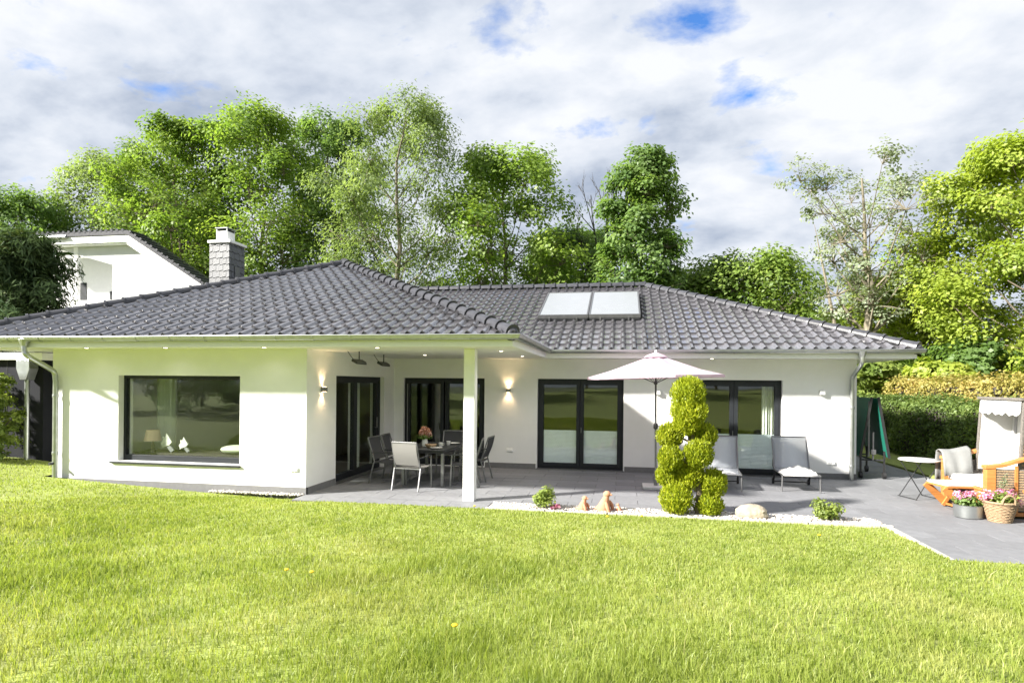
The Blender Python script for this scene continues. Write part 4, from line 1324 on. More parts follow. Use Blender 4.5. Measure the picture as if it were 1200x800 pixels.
UL = ['bushy shrub below the tree behind the conifer', 'bushy green shrub behind the neighbouring house roof', 'dark shrub left of the chimney tree trunk', 'dark shrub below the slim green tree', 'green shrub between chimney tree and birch', 'olive shrub just right of the birch trunk', 'dark shrub under the rounded bright tree',
      'green shrub below the bare twig tree', 'green shrub right of the upright dark tree', 'dark tall shrub behind the birch trunk', 'tall dark shrub deep behind the chimney', 'light green shrub just beyond the table tennis table', 'yellow green shrub behind the middle of the hedge', 'green shrub between hedge and maple trunk',
      'fresh green shrub at the foot of the sparse pale tree', 'yellow green shrub behind the beach chair end of the hedge', 'light green shrub between beech hedge and maple']
for i, ((x, y, h, r_, lf), lab) in enumerate(zip(US, UL)):
    make_tree('shrub', lab, (x, y, -.2), h, r_, LF[lf], MT['bark'], 400 + i, t0=.02, nl=11, nc=13, npl=62, ll=.24, lw=.16, tr=.09, prof=lambda s: max(.3, math.cos(math.pi * .5 * s * .85) ** .6), cat='shrub', group='undergrowth behind the house', lobe=.46, twig=False)
# dark drooping evergreen by the neighbour's house
make_tree('conifer', 'dark dense evergreen with drooping needles behind the garage', (-17.75, 15.2, 0), 6.6, 1.78, LF['conifer'], MT['bark'], 601, t0=.05, nl=20, nc=20, npl=110, ll=.30, lw=.05, tr=.12, prof=lambda s: max(.5, math.cos(math.pi * .5 * (s * .95)) ** .45), droop=.35, cat='tree', lobe=.45, spread=.28, twig=False)
make_tree('shrub', 'light green leafy shrub in front of the garage wall', (-13.3, 10.75, .25), 1.95, .62, LF['bush'], MT['bark'], 602, t0=.05, nl=18, nc=14, npl=30, ll=.085, lw=.05, tr=.02, cat='shrub', prof=ROUND, twig=False)
# trees on the slope behind the viewer, seen in the window panes
src = {o.name: o for o in bpy.data.objects if o.parent is None and o.type == 'EMPTY'}
back = [('shrub.003', (-16.5, -4.5, .6), .62, 0), ('shrub.002', (-20.5, -4, .6), .6, 1.1), ('shrub', (-25, -3.5, .7), .72, 2), ('shrub.009', (-22, -8, .7), .65, 3), ('leafy_tree', (-9, -20, 1.6), .75, 1), ('leafy_tree.003', (3, -22, 1.7), .62, 2), ('birch_tree', (12, -19, 1.6), .55, 3), ('leafy_tree.005', (-19, -18, 1.7), .7, 4), ('leafy_tree.001', (20, -24, 1.8), .7, 5), ('leafy_tree.004', (-30, -20, 2.0), .8, 0.4), ('leafy_tree.005', (-3, -24, 1.7), .62, 2.2), ('leafy_tree.001', (8, -25, 1.7), .6, .9)]
bl = ['dark bush on the slope, mirrored at the middle of the front window', 'dark bush on the slope, mirrored beside the bench cushion', 'green bush on the slope, mirrored beside the table lamp', 'tall bush on the slope behind the mirrored dark bushes', 'green tree on the slope mirrored in the front window', 'green tree on the slope mirrored in the middle terrace doors', 'birch on the slope mirrored in the right terrace doors', 'dark green tree on the slope mirrored at the window edge', 'slender tree far along the slope mirrored in the right panes', 'broad green tree at the far end of the mirrored slope', 'small tree on the slope between two mirrored green trees', 'small tree on the slope behind the mirrored birch']
for (nm, loc, s_, rz), lab in zip(back, bl):
    if nm not in src: continue
    o = copy_tree(src[nm]); o.location = loc; o.scale = (s_, s_, s_); o.rotation_euler = (0, 0, rz); o['label'] = lab; o['group'] = 'trees on the slope facing the house'


# hedges
def hedge(name, label, x0, x1, y0, y1, h, leaf, n, seed, ll, lw, core):
    o = empty(name, ((x0 + x1) / 2, (y0 + y1) / 2, 0), 0, label, 'hedge')
    rng = np.random.default_rng(seed)
    hx, hy = (x1 - x0) / 2, (y1 - y0) / 2
    # faces of a softened box: -x side, -y end, top, +x side
    A = np.array([2 * hy * h, 2 * hx * h, 4 * hx * hy, .4 * 2 * hy * h]); A = A / A.sum()
    C, Nn = [], []
    for k, d in zip((n * A).astype(int), ((-1, 0, 0), (0, -1, 0), (0, 0, 1), (1, 0, 0))):
        u, v_ = rng.uniform(-1, 1, k), rng.uniform(0, 1, k)
        if d[0]: c = np.stack([np.full(k, d[0] * hx), u * hy, v_ * h], 1)
        elif d[1]: c = np.stack([u * hx, np.full(k, -hy), v_ * h], 1)
        else: c = np.stack([u * hx, (v_ * 2 - 1) * hy, np.full(k, h)], 1)
        wob = .10 * np.sin(c[:, 1] * 2.1 + c[:, 2] * 3) + .07 * np.sin(c[:, 1] * 5.3 - c[:, 2] * 4.1)
        c += np.array(d) * (wob[:, None] + rng.normal(size=(k, 1)) * .07)
        C.append(c); Nn.append(norm_rows(np.array(d) + np.array([0, 0, .35]) + rng.normal(size=(k, 3)) * .6))
    C, Nn = np.vstack(C), np.vstack(Nn)
    T = np.clip(.42 + .14 * np.sin(C[:, 1] * 1.7 + C[:, 2] * 2.3) + .2 * rng.normal(size=len(C)), 0, 1)
    v, f = leaf_quads(C, Nn, ll, lw, rng)
    fast_mesh('foliage', v, f, leaf, o, T)
    m = MB(); m.box(-hx + .16, hx - .16, -hy + .16, hy - .16, 0, h - .16); m.build('branch_core', MT['barkdark'], o)
    return o


hedge('hedge', 'clipped dark green hedge along the grass verge', 8.35, 9.35, 8.5, 26, 1.62, LF['hedge'], 52000, 71, .085, .055, None)
hedge('beech_hedge', 'taller russet and yellow beech hedge behind the green hedge', 9.75, 11.0, 8.0, 27, 2.25, LF['beech'], 36000, 72, .11, .07, None)


# ------------------------------------------------------------------ plants by the terrace
tp = empty('topiary_tree', (1.21, 10.05, 0), 0, 'yellow green cloud pruned topiary with ball shaped tiers on the pebbles', 'topiary')
m = MB(); m.tube(curve([(0, 0, -.05), (.02, .02, .4), (-.06, 0, .9), (-.10, 0, 1.4), (-.15, 0, 2.0)]), [.055 - .0016 * i for i in range(25)], 8)
balls = [(-.16, 1.93, .25, .26), (-.15, 1.66, .27, .24), (-.19, 1.46, .20, .18), (-.43, 1.25, .20, .19), (.09, 1.26, .20, .19), (-.44, .91, .19, .19), (-.01, .99, .22, .21), (-.47, .61, .17, .17), (-.14, .63, .21, .21), (.23, .51, .20, .22), (-.34, .27, .25, .25), (.17, .16, .21, .19)]
rt3 = random.Random(2)
BL = []
for i, (x, z, r_, rz_) in enumerate(balls):
    y = 0 if i < 3 else rt3.uniform(-.12, .12)
    BL.append(((x, y, z), (r_, r_ * .95, rz_)))
    if i > 2: m.tube([(-.06, 0, max(.1, z - .12)), (x * .5, y * .5, z - .05), (x, y, z)], [.024, .018, .012], 5, False)
m.build('trunk', MT['bark'], tp, True)
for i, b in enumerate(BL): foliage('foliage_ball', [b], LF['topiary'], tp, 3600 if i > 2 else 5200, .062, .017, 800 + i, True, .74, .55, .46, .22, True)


def small_bush(name, loc, r_, h, leaf, n, seed, label, ll=.045, lw=.022, cat='shrub', lobes=7):
    o = empty(name, loc, 0, label, cat)
    q = random.Random(seed)
    B = []
    for k in range(lobes):
        a = 6.28 * k / lobes; d = r_ * q.uniform(.15, .6)
        B.append(((d * math.cos(a), d * math.sin(a), h * q.uniform(.35, .72)), (r_ * q.uniform(.3, .5),) * 2 + (h * q.uniform(.2, .32),)))
    foliage('foliage', B, leaf, o, n, ll, lw, seed, False, .7, .5, .45, .4)
    m = MB()
    for c, r2_ in B: m.tube([(0, 0, -.02), (c[0] * .4, c[1] * .4, c[2] * .5), c], [.008, .006, .003], 5, False)
    m.build('stem', MT['bark'], o)
    return o


small_bush('small_shrub', (-1.24, 10.0, 0), .24, .42, LF['bush'], 900, 21, 'small green shrub with upright shoots at the left end of the pebble strip', .075, .028)
small_bush('small_shrub', (3.12, 10.08, 0), .25, .34, LF['bush'], 1000, 22, 'round light green shrub at the right end of the pebble strip', .06, .028)
o = small_bush('pink_flower', (-1.08, 9.93, 0), .10, .11, LF['flower'], 160, 23, 'small pink flower at the foot of the left shrub', .05, .04, 'flower', 4)
m = MB(); m.blob((0, 0, .06), (.22, .16, .16), 4, .12, 14, 8); m.blob((.03, .01, .10), (.19, .14, .12), 9, .14, 12, 7)
o = m.build('boulder', MT['boulder'], None, True); o.location = (2.02, 10.02, 0); tag(o, 'tan field boulder lying on the pebble strip right of the topiary', 'stone')


def bird(loc, s_, rz, label):
    o = empty('bird_figure', loc, rz, label, 'figurine', 'terracotta figures on the pebbles')
    m = MB()
    P = [(-.03, 0, .0), (-.03, 0, .05), (-.02, 0, .12), (.0, 0, .20), (.02, 0, .27), (.03, 0, .31)]
    m.tube([Vector(p) * s_ for p in P], [x * s_ for x in (.10, .125, .115, .085, .06, .05)], 12)
    m.build('body', MT['terracotta'], o, True)
    m = MB(); m.blob(Vector((.04, 0, .345)) * s_, (.075 * s_, .065 * s_, .062 * s_), 2, .06); m.tube([Vector((.09, 0, .345)) * s_, Vector((.14, 0, .335)) * s_], [.03 * s_, .012 * s_], 8); m.build('head', MT['terracotta'], o, True)
    for q in (-1, 1):
        m = MB(); m.tube([Vector((.05, q * .085, .20)) * s_, Vector((.09, q * .115, .12)) * s_, Vector((.12, q * .11, .02)) * s_], [.03 * s_, .04 * s_, .022 * s_], 8); m.build('wing', MT['terracotta'], o, True)
    m = MB(); m.tube([Vector((-.06, 0, .10)) * s_, Vector((-.15, 0, .05)) * s_, Vector((-.24, 0, .03)) * s_], [.08 * s_, .05 * s_, .02 * s_], 8); m.build('tail', MT['terracotta'], o, True)
    m = MB(); m.lathe([(.13 * s_, 0), (.14 * s_, .015), (.11 * s_, .05 * s_)], n=14); m.build('foot', MT['terracotta'], o, True)
    return o


bird((-.60, 9.98, 0), .62, R(-20), 'smaller terracotta bird figure on the pebble strip')
bird((-.25, 10.0, 0), .85, R(-20), 'larger terracotta bird figure on the pebble strip')
bird((-.03, 10.02, 0), .35, R(160), 'tiny terracotta bird figure beside the larger one')

# dandelions
rd = random.Random(9)
for i, (x, y) in enumerate(((-3.05, 5.2), (-2.75, 5.1), (-1.1, 3.95), (-.2, 9.2), (.3, 9.35), (-2.3, 9.5), (2.6, 8.7))):
    z = float(lawn_z(x, y))
    o = empty('dandelion', (x, y, z), rd.uniform(0, 6), 'yellow dandelion flower in the lawn', 'flower', 'dandelions scattered in the lawn')
    m = MB(); m.tube([(0, 0, 0), (.01, 0, .05), (.012, 0, .095)], .0025, 5); m.build('stem', MT['bark'] if False else LF['bush'], o)
    m = MB(); m.lathe([(.006, .09), (.02, .098), (.022, .106), (.010, .113)], (.012, 0, 0), 10); m.build('blossom', pm('dandelion_yellow', (.75, .50, .02), .7) if i == 0 else bpy.data.materials['dandelion_yellow'], o, True)


# ------------------------------------------------------------------ furniture
def chair(name, label, back_mat, group):
    o = empty(name, (0, 0, 0), 0, label, 'chair', group)
    w, d, sh, bh = .56, .50, .43, .93
    for sx in (-1, 1):
        x = sx * w / 2
        m = MB(); m.bar((x, -d / 2, 0), (x, -d / 2 + .03, .64), .028, .028); m.build('leg', MT['alu'], o, bevel=.005)
        m = MB(); m.bar((x, d / 2 + .09, 0), (x, d / 2 - .02, sh), .028, .028); m.build('leg', MT['alu'], o, bevel=.005)
        m = MB(); m.bar((x, -d / 2 + .01, .645), (x, d / 2 + .03, .63), .04, .022); m.build('armrest', MT['darkmetal'], o, bevel=.005)
        m = MB(); m.bar((x * .94, d / 2 - .03, sh), (x * .94, d / 2 + .13, bh), .026, .026); m.build('back_post', MT['alu'], o, bevel=.005)
    m = MB(); m.bar((-w / 2 * .94, d / 2 + .13, bh), (w / 2 * .94, d / 2 + .13, bh), .028, .028); m.build('top_rail', MT['alu'], o, bevel=.005)
    for y in (-d / 2 + .02, d / 2 - .02):
        m = MB(); m.bar((-w / 2, y, sh - .01), (w / 2, y, sh - .01), .026, .026); m.build('seat_rail', MT['alu'], o)
    m = MB()
    n = 6
    for i in range(n + 1):
        y = -d / 2 + d * i / n; z = sh + .012 - .02 * math.sin(math.pi * i / n); m.v += [Vector((-w / 2 * .92, y, z)), Vector((w / 2 * .92, y, z)), Vector((-w / 2 * .92, y, z - .008)), Vector((w / 2 * .92, y, z - .008))]
    for i in range(n):
        b = 4 * i; m.f += [(b, b + 1, b + 5, b + 4), (b + 2, b + 6, b + 7, b + 3), (b, b + 4, b + 6, b + 2), (b + 1, b + 3, b + 7, b + 5)]
    m.build('seat', back_mat, o, True)
    m = MB()
    for i in range(n + 1):
        t = i / n; y = d / 2 - .02 + (.15) * t + .025 * math.sin(math.pi * t); z = sh + .05 + (bh - sh - .06) * t
        m.v += [Vector((-w / 2 * .90, y, z)), Vector((w / 2 * .90, y, z)), Vector((-w / 2 * .90, y + .008, z)), Vector((w / 2 * .90, y + .008, z))]
    for i in range(n):
        b = 4 * i; m.f += [(b, b + 1, b + 5, b + 4), (b + 2, b + 6, b + 7, b + 3), (b, b + 4, b + 6, b + 2), (b + 1, b + 3, b + 7, b + 5)]
    m.build('backrest', back_mat, o, True)
    return o


gch = 'dining chairs round the terrace table'
c1 = chair('garden_chair', 'pale mesh garden chair with its back to the lawn', MT['slingpale'], gch)
c1.location = (-4.02, 11.40, 0); c1.rotation_euler = (0, 0, R(172))
dk = chair('garden_chair', 'dark mesh garden chair by the sliding door, nearer the lawn', MT['slingdark'], gch)
dk.location = (-4.75, 12.05, 0); dk.rotation_euler = (0, 0, R(85))
for loc, rz, lab in (((-4.75, 12.72, 0), 92, 'dark mesh garden chair by the sliding door, nearer the back wall'), ((-3.16, 12.05, 0), -80, 'dark mesh garden chair beside the white post, nearer the lawn'),
                     ((-3.12, 12.75, 0), -92, 'dark mesh garden chair beside the white post, nearer the back wall'), ((-3.92, 13.72, 0), 2, 'dark mesh garden chair at the far table end before the door')):
    o = copy_tree(dk); o.location = loc; o.rotation_euler = (0, 0, R(rz)); o['label'] = lab
tb = empty('dining_table', (-3.92, 12.45, 0), 0, 'dark rectangular dining table laid for coffee under the terrace roof', 'table')
m = MB(); m.box(-.47, .47, -.82, .82, .715, .74); m.build('tabletop', MT['darkmetal'], tb, bevel=.006)
m = MB(); m.box(-.42, .42, -.76, .76, .66, .713); m.build('apron', MT['darkmetal'], tb)
for x in (-.41, .41):
    for y in (-.75, .75): m = MB(); m.box(x - .03, x + .03, y - .03, y + .03, 0, .66); m.build('leg', MT['alu'], tb, bevel=.004)
vz = empty('flower_vase', (-4.05, 12.2, .742), 0, 'white vase with pink and cream bouquet on the dining table', 'vase')
m = MB(); m.lathe([(.05, 0), (.062, .03), (.06, .10), (.05, .15), (.056, .16)], n=16); m.build('vase', MT['china'], vz, True)
foliage('bouquet', [((.06 * math.cos(k * 1.05) * (k > 0), .06 * math.sin(k * 1.05) * (k > 0), .27 + .035 * (k % 3)), (.075, .075, .07)) for k in range(7)], LF['bloom'], vz, 420, .05, .045, 31, False, .7, .4, .5, .3)
foliage('leaves', [((.09 * math.cos(k * 1.25), .09 * math.sin(k * 1.25), .21), (.07, .07, .05)) for k in range(5)], LF['mid'], vz, 160, .07, .03, 32, False, .7, .4, .5, .4)
for i, (x, y, lab) in enumerate(((-4.28, 12.0, 'white cup on the table left of the vase'), (-3.72, 12.25, 'white cup on the table right of the vase'), (-3.66, 12.62, 'white cup beside the far plate on the table'))):
    o = empty('cup', (x, y, .742), R(40 * i), lab, 'cup', 'coffee cups on the dining table')
    m = MB(); m.lathe([(.03, 0), (.042, .03), (.045, .085)], n=14); m.build('bowl', MT['china'], o, True)
    m = MB(); m.tube(curve([(.043, 0, .07), (.075, 0, .06), (.07, 0, .03), (.04, 0, .02)]), .005, 5); m.build('handle', MT['china'], o, True)
for i, (x, y, lab) in enumerate(((-3.70, 11.88, 'white plate at the corner of the dining table'), (-3.62, 12.9, 'white plate at the far side of the dining table'))):
    m = MB(); m.lathe([(.06, 0), (.07, .004), (.125, .018), (.128, .021), (.07, .009)], n=20)
    o = m.build('plate', MT['china'], None, True); o.location = (x, y, .742); tag(o, lab, 'plate', 'plates on the dining table')
m = MB(); m.lathe([(.07, 0), (.12, .05), (.13, .07), (.115, .06)], n=18); o = m.build('bread_basket', MT['wicker'], None, True); o.location = (-3.86, 12.02, .742); tag(o, 'small wicker bread basket in the middle of the dining table', 'basket')


# parasol
pr = empty('parasol', (.69, 12.55, 0), 0, 'open pale pink parasol on a slim pole with square stone base', 'parasol')
m = MB(); m.box(-.26, .26, -.26, .26, 0, .055); m.build('base', MT['stone'], pr, bevel=.012)
m = MB(); m.lathe([(.04, .055), (.04, .12), (.03, .38), (.027, .40)], n=12); m.build('base_sleeve', MT['alu'], pr, True)
m = MB(); m.tube([(0, 0, .1), (-.01, 0, 1.2)], .021, 10); m.build('lower_pole', MT['alu'], pr, True)
m = MB(); m.tube([(-.01, 0, 1.2), (-.02, 0, 2.58)], .019, 10); m.build('upper_pole', MT['darkmetal'], pr, True)
m = MB(); m.lathe([(.025, -.06), (.045, -.04), (.045, .04), (.025, .06)], (-.01, 0, 1.24), 12); m.tube([(.03, 0, 1.24), (.09, 0, 1.24), (.09, 0, 1.19)], .01, 6); m.build('crank', MT['blackplastic'], pr, True)
m = MB()
NS, RR = 8, 1.38
tilt = lambda p: Vector((p[0] - .02, p[1], p[2] + .028 * p[0]))
ringz = [(0.0, 2.66), (.18, 2.625), (.5, 2.515), (.95, 2.36), (RR, 2.245)]
for r_, z in ringz[1:]:
    for k in range(NS * 4):
        a = 2 * math.pi * (k / (NS * 4)) + .2
        fr_ = abs(((k % 4) / 4) * 2 - 1)
        q = r_ * (1 - .06 * (1 - fr_) * (r_ / RR))
        m.v.append(tilt((q * math.cos(a), q * math.sin(a), z - .035 * (1 - fr_) * math.sin(math.pi * min(1, r_ / RR)))))
top = len(m.v); m.v.append(tilt((0, 0, 2.66)))
n = NS * 4
for k in range(n): m.f.append((top, k, (k + 1) % n))
for i in range(3):
    for k in range(n): m.f.append((i * n + k, i * n + (k + 1) % n, (i + 1) * n + (k + 1) % n, (i + 1) * n + k))
b = len(m.v)
for k in range(n):
    p = m.v[3 * n + k]; m.v.append(Vector((p.x * 1.0, p.y * 1.0, p.z - .045)))
for k in range(n): m.f.append((3 * n + k, 3 * n + (k + 1) % n, b + (k + 1) % n, b + k))
cn = m.build('canopy', MT['canopy'], pr, False)
m = MB(); m.lathe([(.25, 2.625), (.16, 2.68), (.04, 2.72), (.01, 2.72)], (-.02, 0, 0), 16); m.build('vent', MT['canopy'], cn, True)
m = MB(); m.lathe([(.022, 2.72), (.03, 2.745), (.012, 2.775)], (-.02, 0, 0), 10); m.build('finial', MT['white'], cn, True)
m = MB(); m.lathe([(.035, 2.08), (.035, 2.13)], (-.018, 0, 0), 10); m.build('hub', MT['darkmetal'], pr, True)
for k in range(NS):
    a = 2 * math.pi * k / NS + .2
    m = MB(); m.tube([tilt((.03 * math.cos(a), .03 * math.sin(a), 2.60)), tilt((RR * .99 * math.cos(a), RR * .99 * math.sin(a), 2.225))], .007, 5); rib = m.build('rib', MT['darkmetal'], pr)
    m = MB(); m.tube([tilt((.03 * math.cos(a), .03 * math.sin(a), 2.11)), tilt((.7 * math.cos(a), .7 * math.sin(a), 2.415))], .006, 5); m.build('strut', MT['darkmetal'], rib)


# deck chairs
def deck_chair(label):
    o = empty('deck_chair', (0, 0, 0), 0, label, 'deck chair', 'grey deck chairs against the wall')
    w = .34
    for sx in (-1, 1):
        x = sx * w
        m = MB(); m.tube([(x, -.55, .33), (x, .45, .31)], .016, 8); m.build('side_rail', MT['alu'], o, True)
        m = MB(); m.tube([(x, .40, .31), (x, .78, .98)], .015, 8); m.build('back_post', MT['alu'], o, True)
        m = MB(); m.tube([(x * 1.02, -.50, 0), (x * 1.0, -.50, .32)], .015, 8); m.build('leg', MT['alu'], o, True)
        m = MB(); m.tube([(x * 1.02, .50, .06), (x, .30, .31)], .02, 8); lg = m.build('leg', MT['blackplastic'], o, True)
        m = MB(); m.tube([(x * 1.02 - .02, .52, .06), (x * 1.02 + .02, .52, .06)], .06, 12); m.build('wheel', MT['blackplastic'], lg, True)
        m = MB(); m.tube([(x, .58, .60), (x, .62, .36), (x, .42, .30)], .010, 6); m.build('brace', MT['darkmetal'], o, True)
    m = MB(); m.tube([(-w, -.55, .33), (w, -.55, .33)], .016, 8); m.build('front_rail', MT['alu'], o, True)
    m = MB(); m.tube([(-w, .78, .98), (w, .78, .98)], .015, 8); m.build('top_rail', MT['alu'], o, True)
    m = MB(); m.tube([(-w, .46, .06), (w, .46, .06)], .014, 8); m.build('axle', MT['blackplastic'], o, True)
    m = MB(); n = 8
    for i in range(n + 1):
        t = i / n; y = -.55 + t; z = .343 - .028 * math.sin(math.pi * t); m.v += [Vector((-w, y, z)), Vector((w, y, z))]
    m.f += [(2 * i, 2 * i + 1, 2 * i + 3, 2 * i + 2) for i in range(n)]
    s_ = m.build('seat', MT['sling'], o, True); md = s_.modifiers.new('thick', 'SOLIDIFY'); md.thickness = .008
    m = MB()
    for i in range(n + 1):
        t = i / n; y = .42 + .36 * t + .02 * math.sin(math.pi * t); z = .34 + .63 * t; m.v += [Vector((-w, y, z)), Vector((w, y, z))]
    m.f += [(2 * i, 2 * i + 1, 2 * i + 3, 2 * i + 2) for i in range(n)]
    s_ = m.build('backrest', MT['sling'], o, True); md = s_.modifiers.new('thick', 'SOLIDIFY'); md.thickness = .008
    return o


dc = deck_chair('grey mesh deck chair with glasses and magazine on its seat')
dc.location = (2.03, 13.00, 0); dc.rotation_euler = (0, 0, R(-6))
d2 = copy_tree(dc); d2.location = (3.50, 13.18, 0); d2.rotation_euler = (0, 0, R(-4)); d2['label'] = 'grey mesh deck chair with a bundled white towel on its seat'
m = MB(); rt4 = random.Random(3)
N1, N2 = 18, 12
for i in range(N1 + 1):
    for j in range(N2 + 1):
        u, v_ = i / N1, j / N2
        x = -.33 + .64 * u; y = -.26 + .5 * v_
        e = max(0, math.sin(math.pi * u) * math.sin(math.pi * v_)) ** .22
        z = e * (.10 + .07 * math.exp(-((u - .55) ** 2) / .035 - ((v_ - .65) ** 2) / .1) + .035 * math.exp(-((u - .25) ** 2) / .02 - ((v_ - .35) ** 2) / .05) + .016 * math.sin(u * 21 + v_ * 7) + .014 * math.sin(v_ * 23 - u * 9))
        m.v.append(Vector((x, y, z)))
for i in range(N1):
    for j in range(N2): q = i * (N2 + 1) + j; m.f.append((q, q + N2 + 1, q + N2 + 2, q + 1))
o = m.build('towel', MT['cloth'], None, True); o.location = (3.46, 12.86, .325); tag(o, 'bundled white towel on the right deck chair', 'towel')
m = MB(); m.box(-.14, .14, -.10, .10, 0, .012); m.add([(-.14, -.10, .013), (0, -.10, .03), (0, .10, .03), (-.14, .10, .013)], [(0, 1, 2, 3)]); m.add([(0, -.10, .03), (.14, -.10, .013), (.14, .10, .013), (0, .10, .03)], [(0, 1, 2, 3)])
o = m.build('magazine', MT['book'], None); o.location = (2.08, 12.68, .325); o.rotation_euler = (0, 0, .3); tag(o, 'open white magazine on the left deck chair', 'magazine')
o = empty('sunglasses', (1.98, 12.80, .322), .4, 'dark sunglasses beside the magazine on the deck chair', 'sunglasses')
for x in (-.035, .035): m = MB(); m.tube([(x, -.003, .025), (x, .003, .025)], .028, 12); m.build('lens', MT['blackplastic'], o)
m = MB(); m.tube([(-.06, 0, .03), (.06, 0, .03)], .004, 5); m.tube([(-.062, 0, .03), (-.06, .12, .005)], .003, 5); m.tube([(.062, 0, .03), (.06, .12, .005)], .003, 5); m.build('frame', MT['blackplastic'], o)

# round bistro table
o = empty('bistro_table', (5.50, 12.55, 0), R(15), 'small round pale folding table with thin metal legs beside the beach chair', 'table')
m = MB(); m.lathe([(.33, .70), (.345, .705), (.345, .722), (.335, .728)], n=32); m.build('tabletop', MT['stone'], o, True)
for sx in (-1, 1):
    for a, b in (((-.24, 0), (.24, .70)), ((.24, 0), (-.24, .70))):
        m = MB(); m.tube([(a[0], sx * .22, a[1]), (b[0], sx * .20, b[1])], .009, 6); m.build('leg', MT['darkmetal'], o, True)
for x in (-.24, .24):
    m = MB(); m.tube([(x, -.24, .012), (x, .24, .012)], .009, 6); m.build('foot_bar', MT['darkmetal'], o, True)

# folded table tennis table round the corner of the house
o = empty('tennis_table', (5.64, 15.6, 0), R(-4), 'folded green table tennis table on wheels beside the house corner', 'table')
for s_, nm in ((-1, 'table_half'), (1, 'table_half')):
    m = MB(); m.add([(s_ * .05, -.76, 1.82), (s_ * .075, -.76, 1.82), (s_ * .30, -.76, .52), (s_ * .275, -.76, .50)] + [(s_ * .05, .76, 1.82), (s_ * .075, .76, 1.82), (s_ * .30, .76, .52), (s_ * .275, .76, .50)],
                    [(0, 1, 2, 3), (7, 6, 5, 4), (0, 4, 5, 1), (1, 5, 6, 2), (2, 6, 7, 3), (3, 7, 4, 0)])
    h = m.build('table_half', MT['greenboard'], o)
    m = MB(); m.bar((s_ * .065, -.775, 1.84), (s_ * .295, -.775, .48), .05, .03, (0, 1, 0)); m.build('edge_profile', MT['blackplastic'], h)
    m = MB(); m.bar((s_ * .065, .775, 1.84), (s_ * .295, .775, .48), .05, .03, (0, 1, 0)); m.build('edge_profile', MT['blackplastic'], h)
for x in (-.24, .24):
    for y in (-.62, .62):
        m = MB(); m.bar((x, y, .10), (x, y, .62), .035); lg = m.build('leg', MT['blackplastic'], o)
        m = MB(); m.tube([(x - .03, y, .075), (x + .03, y, .075)], .075, 14); m.build('wheel', MT['blackplastic'], lg, True)
m = MB(); m.bar((-.24, -.62, .42), (.24, -.62, .42), .035); m.bar((-.24, .62, .42), (.24, .62, .42), .035); m.bar((0, -.62, .42), (0, .62, .42), .035); m.build('undercarriage', MT['darkmetal'], o)
m = MB(); m.bar((0, -.66, .42), (0, -.66, 1.05), .03); m.box(-.05, .05, -.70, -.64, .55, .66); m.build('lock_lever', MT['alu'], o)
m = MB(); m.bar((-.1, -.70, .50), (-.1, -.70, 1.75), .03); m.build('support_strut', MT['alu'], o)

# ------------------------------------------------------------------ beach chair with footrest
BC = empty('beach_chair', (6.22, 11.55, 0), 0, 'wooden beach basket chair with tall striped white hood and wicker sides', 'beach chair')
# local frame: faces -x, width along y (-.68 .. .68), depth x (-.45 .. .5)
m = MB(); m.box(-.42, .44, -.60, .60, .09, .15); m.box(-.44, -.40, -.60, .60, .10, .40); m.build('seat_box', MT['wood'], BC, bevel=.008)
m = MB(); m.box(-.446, -.438, -.22, .22, .14, .36); m.build('drawer_opening', MT['deck'], BC)
m = MB(); m.box(-.46, .30, -.58, .58, .40, .44); m.build('seat_board', MT['wood'], BC, bevel=.006)
m = MB(); m.box(-.45, .30, -.57, .57, .44, .55); m.build('seat_cushion', MT['cloth'], BC, bevel=.03)
for s_ in (-1, 1):
    y0_, y1_ = (s_ * .60, s_ * .70) if s_ > 0 else (s_ * .70, s_ * .60)
    m = MB(); m.box(-.50, -.36, y0_ - .004, y1_ + .004, .06, .82); m.build('arm_front_panel', MT['wood'], BC, bevel=.01)
    # wicker side with thin slats
    m = MB(); m.box(-.36, .48, y0_ + .015, y1_ - .015, .12, .78); sd_ = m.build('side_panel', MT['wickergrey'], BC)
    for k in range(16):
        m = MB(); yy = s_ * .688; m.bar((-.36, yy, .15 + k * .04), (.48, yy, .15 + k * .04), .012, .022); m.build('wicker_strand', MT['wicker'], sd_)
    for x in (-.1, .2, .46):
        m = MB(); m.box(x, x + .045, min(s_ * .69, s_ * .71), max(s_ * .69, s_ * .71), .08, .84); m.build('side_slat', MT['wood'], BC, bevel=.004)
    # curved armrest
    m = MB(); pts = [(-.52, .835), (-.40, .845), (-.25, .87), (-.08, .93), (.10, .99), (.30, 1.01), (.50, 1.01)]
    m.prism([(x, z) for x, z in pts] + [(x, z - .055) for x, z in reversed(pts)], -.065, .065, lambda x, z, d: (x, s_ * .65 + d, z)); m.build('armrest', MT['wood'], BC, bevel=.008)
    m = MB(); m.box(-.5, .5, y0_ + .01, y1_ - .01, .04, .10); m.build('base_rail', MT['wood'], BC, bevel=.006)
    for x in (-.40, .40):
        m = MB(); m.tube([(x, s_ * .60, .045), (x, s_ * .655, .045)], .045, 12); m.build('caster', MT['blackplastic'], BC, True)
    # small wooden side shelf bracket on the outside
    m = MB(); m.tube(curve([(.02, s_ * .72, .45), (-.02, s_ * .84, .44), (.1, s_ * .92, .44), (.25, s_ * .84, .44), (.22, s_ * .72, .45)]), .024, 6); m.build('side_handle', MT['wood'], BC, True)
